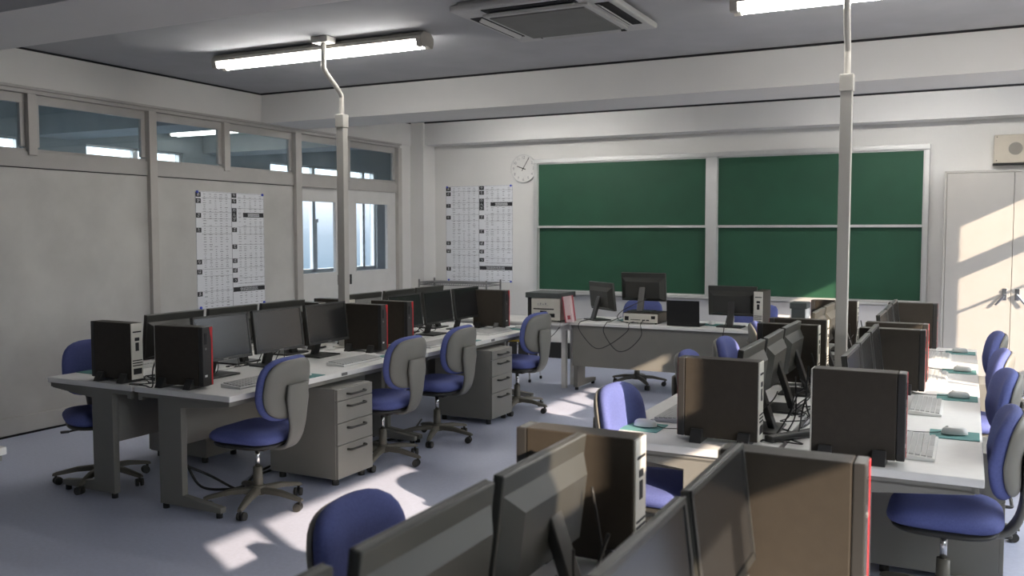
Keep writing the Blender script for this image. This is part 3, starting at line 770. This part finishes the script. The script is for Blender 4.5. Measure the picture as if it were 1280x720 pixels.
# ------------------------------------------------------------------ posters
def poster(label, W, H, origin, rot):
    """local: x right, z up, faces -y"""
    t = thing('wall_poster', label, 'poster', origin, rot, None)
    bm = new_bm(); add_box(bm, 0, W, -0.002, 0.0, -H, 0); obj('sheet', bm, M_paper, t)
    ink = new_bm()
    def q(b, u0, u1, v0, v1, y): add_box(b, u0*W, u1*W, y-0.0003, y, -v1*H, -v0*H)
    left = [(.03, 'あ'), (.082, 'か'), (.205, 'さ'), (.329, 'た'), (.598, 'な'), (.682, 'は'), (.869, 'ま')]
    right = [(.026, 'や'), (.075, 'ら'), (.155, 'わ'), (.194, 'ん'), (.235, 'が'), (.326, 'ざ'), (.474, 'だ'), (.598, 'ば'), (.683, 'ぱ'), (.77, 'っ')]
    for lst, u in ((left, 0.002), (right, 0.508)):
        for v, ch in lst:
            bm = new_bm(); q(bm, u, u+0.07, v-0.020, v+0.020, -0.0021); ib = obj('index_box', bm, M_ink, t)
            wt = new_bm(); merge(wt, text_bm(ch, 0.040), Matrix.Translation(((u+0.035)*W, -0.0032, -v*H)) @ Matrix.Rotation(PI/2, 4, 'X'))
            obj('index_letter', wt, M_paper, ib)
    for u0, u1, v in ((.675, .995, .194), (.51, .995, .853)):
        bm = new_bm(); q(bm, u0, u1, v-0.02, v+0.02, -0.0021); ib = obj('banner', bm, M_ink, t); wt = new_bm()
        for k in range(16):
            uu = u0+(u1-u0)*(0.22+k*0.035)
            q(wt, uu, uu+0.008, v-0.012, v-0.002, -0.0032); q(wt, uu+0.002, uu+0.011, v+0.003, v+0.012, -0.0032)
        obj('banner_text', wt, M_paper, ib)
    rnd = random.Random(3)
    lines = [(0, 1, 0.004), (0, .5, .055), (0, .5, .175), (0, .5, .231), (0, .5, .297), (0, .5, .36), (0, .5, .577), (0, .5, .66), (0, .5, .72), (0, .5, .85), (0, .5, .945),
             (.504, 1, .048), (.504, 1, .135), (.504, 1, .297), (.504, 1, .365), (.504, 1, .455), (.504, 1, .577), (.504, 1, .66), (.504, 1, .75), (.504, 1, .80), (.504, 1, .826), (0, 1, .996)]
    for u0, u1, v in lines: q(ink, u0+(0.08 if 0.01 < v < .98 else 0), u1, v, v+0.0025, -0.0021)
    for u in (0.0, 0.5, 0.503, 0.993): q(ink, u, u+0.003, 0.004, 0.996, -0.0021)
    for cols in ((.12, .20, .275, .35, .43), (.625, .70, .785, .865, .945)):
        v = 0.022
        while v < 0.985:
            if cols[0] > .5 and (.80 < v < .875): v = .885
            for u in cols:
                if cols[0] > .5 and .17 < v < .216 and u > .66: continue
                if rnd.random() < 0.90:
                    w = rnd.uniform(.012, .045)
                    q(ink, u-w/2, u+w/2, v, v+rnd.uniform(.003, .006), -0.0021)
            v += rnd.choice((.017, .019, .024, .018))
    obj('small_print', ink, M_grey, t)
    for u, v in ((0.02, 0.008), (0.975, 0.008), (0.975, 0.988), (0.04, 0.985)):
        bm = new_bm(); add_cyl(bm, (u*W, -0.003, -v*H), (u*W, -0.013, -v*H), 0.013); obj('magnet', bm, M_magnet, t)
    return t
poster('white lettering chart poster with black index squares on the left panelled wall', 0.94, 1.15, (XL+0.001, 6.385, 1.995), PI/2)
poster('white lettering chart poster with blue magnets left of the chalkboard', 1.0, 1.265, (-6.265, YB-0.001, 2.205), 0)

# ------------------------------------------------------------------ clock
def clock():
    t = thing('wall_clock', 'round pale wall clock at the upper left corner of the chalkboard', 'clock', (-5.10, YB, 2.405))
    Rr = 0.175
    bm = new_bm(); add_cyl(bm, (0, 0, 0), (0, -0.03, 0), Rr, seg=64); obj('dial', bm, M_clock, t)
    bm = new_bm()
    pts = [(math.cos(2*PI*k/64)*Rr, -0.032, math.sin(2*PI*k/64)*Rr) for k in range(65)]
    add_tube(bm, pts, 0.0045, 8, 1, False); obj('rim', bm, M_alu, t)
    bm = new_bm()
    for n in range(1, 13):
        a = PI/2-n*PI/6
        tb = text_bm(str(n), 0.048)
        merge(bm, tb, Matrix.Translation((math.cos(a)*Rr*0.80, -0.0315, math.sin(a)*Rr*0.80)) @ Matrix.Rotation(PI/2, 4, 'X'))
    obj('numerals', bm, M_grey, t)
    def hand(ang, L, w, name, y):
        bm = new_bm(); d = Vector((math.sin(ang), 0, math.cos(ang))); s = Vector((d.z, 0, -d.x))
        vs = []
        for yy in (y, y-0.002):
            vs.append([bm.verts.new(p) for p in (d*-0.035+s*w+Vector((0, yy, 0)), d*-0.035-s*w+Vector((0, yy, 0)), d*L-s*w*0.8+Vector((0, yy, 0)), d*L+s*w*0.8+Vector((0, yy, 0)))])
        bm.faces.new(vs[0]); bm.faces.new(vs[1][::-1])
        for i in range(4): bm.faces.new((vs[0][i], vs[0][(i+1) % 4], vs[1][(i+1) % 4], vs[1][i]))
        obj(name, bm, M_ink, t)
    hand(math.radians(31), 0.160, 0.0045, 'minute_hand', -0.036); hand(math.radians(-70), 0.095, 0.0055, 'hour_hand', -0.033)
    bm = new_bm(); add_cyl(bm, (0, -0.032, 0), (0, -0.041, 0), 0.009); obj('hub', bm, M_ink, t)
clock()

# ------------------------------------------------------------------ cabinet and speaker
def cabinet():
    t = thing('storage_cabinet', 'tall grey double-door steel cabinet right of the chalkboard, crossed by sunlight', 'cabinet', (-0.235, 9.98, 0))
    W, H, D = 1.22, 2.20, 0.43
    bm = new_bm()
    add_box(bm, 0, W, 0.022, D, 0.0, H, 0.003)
    add_box(bm, 0, 0.022, 0, 0.03, 0.05, H, 0.002); add_box(bm, W-0.022, W, 0, 0.03, 0.05, H, 0.002); add_box(bm, 0, W, 0, 0.03, H-0.02, H, 0.002)
    obj('cabinet_body', bm, M_cab, t)
    for i, (a, b) in enumerate(((0.026, W/2-0.002), (W/2+0.002, W-0.026))):
        bm = new_bm(); add_box(bm, a, b, -0.002, 0.021, 0.06, H-0.024, 0.003); d = obj('cabinet_door', bm, M_cab, t)
        s = -1 if i == 0 else 1
        xh = W/2+s*0.055
        bm = new_bm(); add_cyl(bm, (xh, -0.002, 0.985), (xh, -0.03, 0.985), 0.017); add_cyl(bm, (xh, -0.002, 1.03), (xh, -0.022, 1.03), 0.014); add_box(bm, xh-0.019, xh+0.019, -0.008, -0.002, 0.935, 1.05, 0.003)
        obj('lock', bm, M_chrome, d)
        bm = new_bm(); M = Matrix.Translation((xh, -0.034, 0.985)) @ Matrix.Rotation(s*math.radians(-38), 4, 'Y')
        add_box(bm, -0.011, 0.011, -0.008, 0.006, -0.125, 0.014, 0.004, M=M); obj('handle', bm, M_chrome, d)
    bm = new_bm(); add_box(bm, W/2+0.004, W/2+0.03, -0.0035, -0.001, 0.06, H-0.03); obj('door_lip', bm, M_cab, t)
cabinet()
def speaker():
    t = thing('wall_speaker', 'beige box speaker with a round grille above the grey cabinet', 'speaker', (0.195, YB-0.13, 2.27))
    bm = new_bm(); add_box(bm, 0, 0.40, 0, 0.13, 0.015, 0.295, 0.006); obj('speaker_box', bm, M_cream, t)
    bm = new_bm(); add_cyl(bm, (0.19, 0.001, 0.155), (0.19, -0.004, 0.155), 0.062, seg=40); obj('round_grille', bm, mat('speaker_grille', (0.27, 0.25, 0.22), 0.8), t)
    bm = new_bm(); add_box(bm, -0.005, 0.405, 0.0, 0.13, 0.0, 0.0145); obj('bottom_bracket', bm, M_rub, t)
    bm = new_bm()
    for x in (0.025, 0.375):
        for z in (0.04, 0.275): add_cyl(bm, (x, 0.001, z), (x, -0.002, z), 0.006, seg=10)
    obj('screws', bm, M_dark, t)
speaker()

# ------------------------------------------------------------------ teacher's desk and its things
def teacher_desk():
    t = thing('teacher_desk', 'wide grey teacher desk with white top before the chalkboard', 'desk', (-2.44, 8.26, 0))
    h = 1.10
    bm = new_bm(); add_box(bm, -h, h, 0, 0.72, 0.672, 0.70, 0.004); obj('desktop', bm, M_top, t)
    bm = new_bm(); add_box(bm, -h+0.02, h-0.02, 0.035, 0.05, 0.26, 0.671); obj('modesty_panel', bm, M_desk, t)
    bm = new_bm(); add_box(bm, -h+0.03, h-0.03, 0.66, 0.69, 0.64, 0.671); obj('frame', bm, M_desk, t)
    for s in (-1, 1):
        x0, x1 = sorted((s*(h-0.005), s*(h-0.05)))
        bm = new_bm(); add_poly(bm, [(0.10, 0.03), (0.60, 0.03), (0.60, 0.065), (0.30, 0.095), (0.30, 0.60), (0.69, 0.635), (0.69, 0.671), (0.02, 0.671), (0.10, 0.60)], 'x', x0, x1, 0.003)
        lg = obj('leg', bm, M_desk, t)
        for y in (0.13, 0.57):
            bm = new_bm(); add_cyl(bm, ((x0+x1)/2, y, 0), ((x0+x1)/2, y, 0.031), 0.018); obj('foot_glide', bm, M_rub, lg)
teacher_desk()
def printer_table():
    t = thing('printer_table', 'white side table carrying the printer, left of the teacher desk', 'table', (-3.565, 8.10, 0))
    bm = new_bm(); add_box(bm, -1.75, 0, 0, 0.60, 0.675, 0.70, 0.003); obj('tabletop', bm, M_tabw, t)
    bm = new_bm(); add_box(bm, -1.72, -0.03, 0.29, 0.305, 0.60, 0.674); add_box(bm, -1.72, -0.03, 0.55, 0.565, 0.60, 0.674); obj('apron', bm, M_tabw, t)
    for x in (-0.10, -1.70):
        for y in (0.30, 0.53):
            bm = new_bm(); add_box(bm, x-0.025, x+0.025, y, y+0.05, 0, 0.674, 0.003); obj('leg', bm, M_tabw, t)
printer_table()
def printer():
    t = thing('laser_printer', 'beige laser printer with dark lid on the white side table', 'printer', (-3.985, 8.20, 0.70))
    W, D = 0.37, 0.36
    bm = new_bm(); add_box(bm, 0.05, W, 0.0, D, 0.012, 0.235, 0.008); obj('printer_body', bm, M_prn, t)
    bm = new_bm(); add_box(bm, 0.0, 0.049, 0.02, D, 0.012, 0.235, 0.004); obj('side_panel', bm, M_rub, t)
    bm = new_bm(); add_box(bm, -0.012, W+0.012, -0.012, D+0.01, 0.236, 0.29, 0.006); obj('scanner_lid', bm, M_prnd, t)
    bm = new_bm(); add_box(bm, 0.075, 0.30, -0.003, 0.01, 0.120, 0.132); add_box(bm, 0.15, 0.22, -0.003, 0.01, 0.092, 0.108); add_box(bm, 0.08, 0.31, -0.004, 0.01, 0.045, 0.082); obj('paper_slots', bm, M_rub, t)
    bm = new_bm(); add_box(bm, 0.085, 0.30, -0.02, 0.0, 0.083, 0.090); obj('output_tray', bm, M_prn, t)
    bm = new_bm()
    for k in range(4): add_box(bm, 0.12+k*0.028, 0.133+k*0.028, -0.0015, 0.001, 0.17, 0.171+0.008*(k % 2+1))
    add_box(bm, 0.12, 0.24, -0.0015, 0.001, 0.160, 0.162)
    obj('faint_marks', bm, M_grey, t)
    bm = new_bm()
    for x in (0.03, W-0.03):
        for y in (0.04, D-0.04): add_cyl(bm, (x, y, 0), (x, y, 0.013), 0.015, seg=10)
    obj('feet', bm, M_rub, t)
printer()
def binder():
    t = thing('ring_binder', 'red-backed binder with pink cover leaning beside the printer', 'binder', (-3.545, 8.16, 0.70))
    M = Matrix.Rotation(math.radians(-8), 4, 'Y')
    bm = new_bm(); add_box(bm, 0.0, 0.012, 0, 0.05, 0, 0.26, 0.002, M=M); add_box(bm, 0.0, 0.02, 0.05, 0.24, 0, 0.26, 0.002, M=M); obj('binder_spine', bm, M_binder, t)
    bm = new_bm(); add_box(bm, 0.013, 0.085, 0.001, 0.049, 0.001, 0.259, 0.002, M=M)
    obj('binder_cover', bm, M_bpaper, t)
    bm = new_bm(); add_box(bm, 0.035, 0.065, -0.001, 0.002, 0.03, 0.07, M=M); obj('cover_stamp', bm, M_binder, t)
binder()
def stool():
    t = thing('small_stool', 'small chrome-legged stool with a yellow-edged seat beside the last left island chair', 'stool', (-4.28, 8.72, 0))
    bm = new_bm(); add_box(bm, -0.15, 0.15, -0.14, 0.14, 0.425, 0.442, 0.004); obj('seat', bm, M_yellow, t)
    for sx in (-1, 1):
        for sy in (-1, 1):
            bm = new_bm(); add_tube(bm, [(sx*0.12, sy*0.11, 0.425), (sx*0.13, sy*0.12, 0.2), (sx*0.145, sy*0.14, 0.02)], 0.009)
            lg = obj('leg', bm, M_chrome, t)
            bm = new_bm(); add_cyl(bm, (sx*0.145, sy*0.14, 0), (sx*0.145, sy*0.14, 0.03), 0.014, seg=12); obj('foot_cap', bm, M_rub, lg)
stool()
def papers():
    o = thing('paper_stack', 'stack of white papers with a teal sheet on the yellow-edged stool', 'papers', (-4.28, 8.72, 0.4425))
    bm = new_bm()
    for k in range(6):
        a = random.uniform(-.06, .06); add_box(bm, -0.13, 0.13, -0.10, 0.10, k*0.014, k*0.014+0.013, 0.001, M=Matrix.Rotation(a, 4, 'Z'))
    obj('sheets', bm, M_white, o)
    bm = new_bm(); add_box(bm, -0.12, 0.12, -0.095, 0.095, 0.0845, 0.088, 0.001); obj('cover_sheet', bm, M_pad, o)
papers()
def system_unit():
    t = thing('desktop_computer', 'flat desktop computer lying under the middle monitor of the teacher desk', 'computer', (-2.865, 8.42, 0.70))
    bm = new_bm(); add_box(bm, -0.17, 0.19, 0.008, 0.36, 0.01, 0.105, 0.004); obj('case', bm, M_pc, t)
    bm = new_bm(); add_box(bm, -0.165, 0.185, 0.0, 0.0075, 0.012, 0.098, 0.001); bp = obj('back_plate', bm, M_back, t)
    for x, w, z, h in ((-0.15, 0.04, 0.03, 0.04), (-0.09, 0.10, 0.035, 0.006), (0.03, 0.03, 0.03, 0.012), (0.07, 0.03, 0.03, 0.012), (0.12, 0.04, 0.05, 0.03)):
        bm = new_bm(); add_box(bm, x, x+w, -0.002, 0.001, z, z+h); obj('port', bm, M_rub, bp)
    bm = new_bm()
    for x in (-0.14, 0.16):
        for y in (0.03, 0.33): add_cyl(bm, (x, y, 0), (x, y, 0.011), 0.012, seg=10)
    obj('feet', bm, M_rub, t)
system_unit()
monitor(-3.37, 8.60, math.radians(52), 'small black monitor back at the left end of the teacher desk')
monitor(-2.90, 8.60, math.radians(90), 'black monitor back standing on the flat computer of the teacher desk', z=0.805)
monitor(-1.99, 8.52, math.radians(90), 'black monitor back at the right of the teacher desk, beside the laptop')
def laptop():
    t = thing('open_laptop', 'open black laptop seen from its lid between the two teacher monitors', 'laptop', (-2.415, 8.38, 0.70))
    bm = new_bm(); add_box(bm, -0.16, 0.16, 0.0, 0.23, 0.0, 0.016, 0.004); b = obj('laptop_base', bm, M_laptop, t)
    bm = new_bm()
    for r in range(5):
        for k in range(12): add_box(bm, -0.14+k*0.0235, -0.122+k*0.0235, 0.05+r*0.022, 0.068+r*0.022, 0.016, 0.018)
    obj('keys', bm, M_dark, b)
    bm = new_bm(); add_box(bm, -0.16, 0.16, -0.004, 0.004, 0.0, 0.235, 0.003, M=Matrix.Translation((0, 0.0, 0.012)) @ Matrix.Rotation(math.radians(4), 4, 'X')); l = obj('laptop_lid', bm, M_laptop, t)
    bm = new_bm(); add_box(bm, -0.148, 0.148, 0.0042, 0.0052, 0.015, 0.222, M=Matrix.Translation((0, 0.0, 0.012)) @ Matrix.Rotation(math.radians(4), 4, 'X')); obj('screen', bm, M_scr, l)
laptop()
place('mouse', make_mouse, (-2.20, 8.62, 0.7045), 1.4, 'white mouse right of the laptop on the teacher desk', 'white computer mice')
place('pad', make_pad_, (-2.20, 8.62, 0.70), PI/2, 'teal mouse pad right of the laptop on the teacher desk', 'teal mouse pads')
place('pad', make_pad_, (-3.08, 8.72, 0.70), PI/2, 'teal mouse pad between the left and middle teacher monitors', 'teal mouse pads')
def device_box():
    t = thing('device_case', 'small grey-topped case with white edges standing left of the sunlit tower', 'box', (-1.42, 8.34, 0.70))
    bm = new_bm(); add_box(bm, 0.012, 0.128, 0.0, 0.2, 0.0, 0.21, 0.003); obj('case_body', bm, M_prnd, t)
    for x in (0.0, 0.128):
        bm = new_bm(); add_box(bm, x, x+0.0115, 0.0, 0.2, 0.0, 0.21, 0.002); obj('side_panel', bm, M_white, t)
    bm = new_bm(); add_box(bm, -0.004, 0.144, -0.004, 0.204, 0.2105, 0.265, 0.006); obj('case_lid', bm, M_prnd, t)
device_box()
def wire_shelf():
    t = thing('wire_shelf', 'low chrome wire shelf rack in the corner under the poster', 'shelf', (0, 0, 0))
    xa, xb, ya, yb, zt = -6.40, -5.40, 9.95, 10.33, 0.965
    for x in (xa, xb):
        for y in (ya, yb):
            bm = new_bm(); add_cyl(bm, (x, y, 0), (x, y, zt+0.02), 0.012, seg=12); obj('post', bm, M_steel, t)
    for z in (0.15, 0.55, zt-0.02):
        bm = new_bm()
        for zz in (z, z-0.03):
            add_tube(bm, [(xa, ya, zz), (xb, ya, zz)], 0.006, 6, 1, False); add_tube(bm, [(xa, yb, zz), (xb, yb, zz)], 0.006, 6, 1, False)
            add_tube(bm, [(xa, ya, zz), (xa, yb, zz)], 0.006, 6, 1, False); add_tube(bm, [(xb, ya, zz), (xb, yb, zz)], 0.006, 6, 1, False)
        n = 30
        for k in range(1, n): 
            x = xa+(xb-xa)*k/n; add_tube(bm, [(x, ya, z+0.003), (x, yb, z+0.003)], 0.003, 5, 1, False)
            x2 = xa+(xb-xa)*(k-0.5)/n; add_tube(bm, [(x, ya, z), (x2, ya, z-0.03)], 0.003, 5, 1, False)
        obj('wire_tray', bm, M_steel, t)
wire_shelf()

# ------------------------------------------------------------------ cables
def cable(pts, label, r=0.004, group=None, cat='cable'):
    bm = new_bm(); add_tube(bm, pts, r, 7, 7)
    o = obj('power_cable', bm, M_cable); tag(o, label, cat, group); return o
cable([(-3.05, 8.42, 0.76), (-3.12, 8.30, 0.722), (-3.14, 8.245, 0.712), (-3.16, 8.22, 0.62), (-3.02, 8.18, 0.46), (-2.90, 8.20, 0.47), (-2.78, 8.22, 0.60), (-2.79, 8.24, 0.713), (-2.80, 8.36, 0.74)], 'thin black cable looping down the front of the teacher desk under the flat computer', 0.004)
cable([(-3.40, 8.48, 0.715), (-3.42, 8.24, 0.705), (-3.40, 8.20, 0.62), (-3.24, 8.18, 0.47), (-3.10, 8.19, 0.50), (-2.92, 8.22, 0.64), (-2.91, 8.243, 0.712), (-2.90, 8.36, 0.722)], 'thin black cable drooping from the left teacher monitor to the flat computer', 0.004)
cable([(-3.56, 8.06, 0.665), (-3.66, 8.05, 0.56), (-3.85, 8.06, 0.49), (-4.10, 8.08, 0.48), (-4.30, 8.10, 0.56)], 'thin black cable hanging below the white side table', 0.004)
cable([(-1.99, 8.42, 0.86), (-2.00, 8.31, 0.722), (-1.99, 8.243, 0.712), (-1.98, 8.22, 0.58), (-1.82, 8.19, 0.45), (-1.62, 8.20, 0.40), (-1.4, 8.21, 0.42)], 'thin black cable hanging from the right teacher monitor down the desk front', 0.004)
cable([(-2.82, 8.50, 0.94), (-3.0, 8.36, 0.84), (-3.06, 8.33, 0.76), (-2.98, 8.36, 0.712), (-2.86, 8.38, 0.712)], 'thin black cable from the middle teacher monitor behind the flat computer', 0.004)
cable([(-4.25, 3.9, 0.20), (-4.15, 4.05, 0.10), (-3.98, 4.12, 0.012), (-3.92, 4.20, 0.012), (-4.10, 4.42, 0.012), (-4.12, 4.75, 0.012), (-4.22, 5.15, 0.012)], 'black cable lying on the floor under the near left desk', 0.008)
cable([(-4.28, 4.0, 0.16), (-4.22, 4.05, 0.02), (-4.05, 4.10, 0.012), (-4.02, 4.22, 0.012), (-4.16, 4.50, 0.012), (-4.25, 5.0, 0.012)], 'second black cable curling on the floor behind the first left chair base', 0.008)
cable([(-4.2, 5.0, 0.10), (-4.05, 5.15, 0.012), (-3.92, 5.30, 0.012), (-3.98, 5.55, 0.012), (-3.88, 5.75, 0.012), (-3.95, 6.05, 0.012), (-4.1, 6.4, 0.012)], 'black cable on the floor between the second and third left chairs', 0.008)
rc = random.Random(11)
def tangle(cx, y0, y1, n, label, group, zt=0.98):
    for k in range(n):
        y = y0+(y1-y0)*rc.random(); ymin = y0-0.05
        x = cx+rc.uniform(-0.14, 0.14)
        pts = [(x, y, 0.70+rc.uniform(0.10, zt-0.70)), (x+rc.uniform(-.04, .04), y-rc.uniform(0, .08), 0.80), (x+rc.uniform(-.10, .10), y-rc.uniform(0.0, .16), 0.708), (x+rc.uniform(-.14, .14), y-rc.uniform(0.05, .3), 0.708), (cx+rc.uniform(-0.05, 0.05), y-rc.uniform(.1, .4), 0.708)]
        pts = [(min(max(p[0], cx-0.2), cx+0.2), max(p[1], ymin), p[2]) for p in pts]
        cable(pts, label, rc.choice((0.003, 0.004, 0.0035)), group)
tangle(RC, 3.95, 5.0, 14, 'thin black cable tangled on the right island between the tower backs', 'cables tangled along the right island')
tangle(RC, 6.0, 7.3, 6, 'thin black cable tangled at the far end of the right island', 'cables at the far right island')
tangle(LC, 3.72, 4.2, 8, 'thin black cable tangled between the two nearest left island towers', 'cables between the left island towers')
tangle(LC, 4.5, 5.3, 7, 'thin black cable behind the near screens of the left island', 'cables behind the near left screens')
tangle(LC, 6.2, 7.3, 7, 'thin black cable behind the far screens of the left island', 'cables behind the far left screens')
tangle(RC, 1.5, 2.2, 7, 'thin black cable between the foreground tower and the blurred monitors', 'foreground cables')
# white power strips lying in the island gaps
def strip(x, y, rz, label):
    t = thing('power_strip', label, 'power strip', (x, y, 0.70), rz)
    bm = new_bm(); add_box(bm, -0.16, 0.16, -0.022, 0.022, 0, 0.028, 0.005); obj('strip_body', bm, M_dark, t)
    bm = new_bm()
    for k in range(4):
        for s in (-1, 1): add_box(bm, -0.12+k*0.07-0.002, -0.12+k*0.07+0.002, s*0.008-0.005, s*0.008+0.005, 0.0275, 0.0285)
    obj('sockets', bm, M_rub, t)
strip(RC+0.02, 4.03, math.radians(58), 'dark power strip among cables at the near end of the right island')
strip(RC-0.02, 7.15, math.radians(80), 'dark power strip at the far end of the right island')

# ------------------------------------------------------------------ lighting
sun = bpy.data.lights.new('sun', 'SUN'); sun.energy = 14.0; sun.angle = math.radians(0.55); sun.color = (1.0, 0.79, 0.60)
so = bpy.data.objects.new('sun', sun); COL.objects.link(so)
d = Vector((-0.87, 0.480, -0.430)).normalized()
so.rotation_euler = (-d).to_track_quat('Z', 'Y').to_euler(); so.location = (6, -3, 6)
w = bpy.data.worlds.new('sky'); scene.world = w; w.use_nodes = True
nt = w.node_tree; bg = nt.nodes['Background']
tc = nt.nodes.new('ShaderNodeTexCoord'); sp = nt.nodes.new('ShaderNodeSeparateXYZ'); rp = nt.nodes.new('ShaderNodeValToRGB')
mr = nt.nodes.new('ShaderNodeMapRange'); mr.inputs['From Min'].default_value = -0.10; mr.inputs['From Max'].default_value = 0.40
nt.links.new(tc.outputs['Generated'], sp.inputs[0]); nt.links.new(sp.outputs['Z'], mr.inputs['Value']); nt.links.new(mr.outputs[0], rp.inputs['Fac'])
el = rp.color_ramp.elements
el[0].position = 0.0; el[0].color = (0.040, 0.052, 0.062, 1)
el[1].position = 1.0; el[1].color = (0.90, 0.95, 1.0, 1)
for pos, c in ((0.12, (0.045, 0.060, 0.074)), (0.19, (0.066, 0.080, 0.093)), (0.25, (0.120, 0.130, 0.140)), (0.5, (0.50, 0.54, 0.58))):
    e = el.new(pos); e.color = (*c, 1)
nt.links.new(rp.outputs['Color'], bg.inputs['Color']); bg.inputs['Strength'].default_value = 11.0
# light portals in the window openings
def portal(x, y0, y1, z0, z1, face):
    l = bpy.data.lights.new('window_portal', 'AREA'); l.shape = 'RECTANGLE'; l.size = z1-z0; l.size_y = y1-y0
    l.cycles.is_portal = True
    o = bpy.data.objects.new('window_portal', l); COL.objects.link(o)
    o.location = (x, (y0+y1)/2, (z0+z1)/2); o.rotation_euler = (0, face*PI/2, 0)
for a, b in OPEN: portal(XR+0.12, a, b, WZ0, WZ1, 1)
for a, b in CO: portal(XO-0.16, a, b, 0.98, 2.60, -1)

# ------------------------------------------------------------------ camera
cam = bpy.data.cameras.new('camera'); co = bpy.data.objects.new('camera', cam); COL.objects.link(co)
scene.camera = co
cam.sensor_width = 36.0; cam.lens = 1127.0/1280*36
co.location = (0, 0, 1.60)
co.rotation_euler = (math.radians(90-3.565), 0, math.radians(26.86))
cam.clip_start = 0.05
cam.dof.use_dof = True; cam.dof.focus_distance = 5.5; cam.dof.aperture_fstop = 4.0
scene.view_settings.view_transform = 'Standard'; scene.view_settings.look = 'None'
scene.view_settings.exposure = 0.0; scene.view_settings.gamma = 1.0
scene.view_settings.use_curve_mapping = False
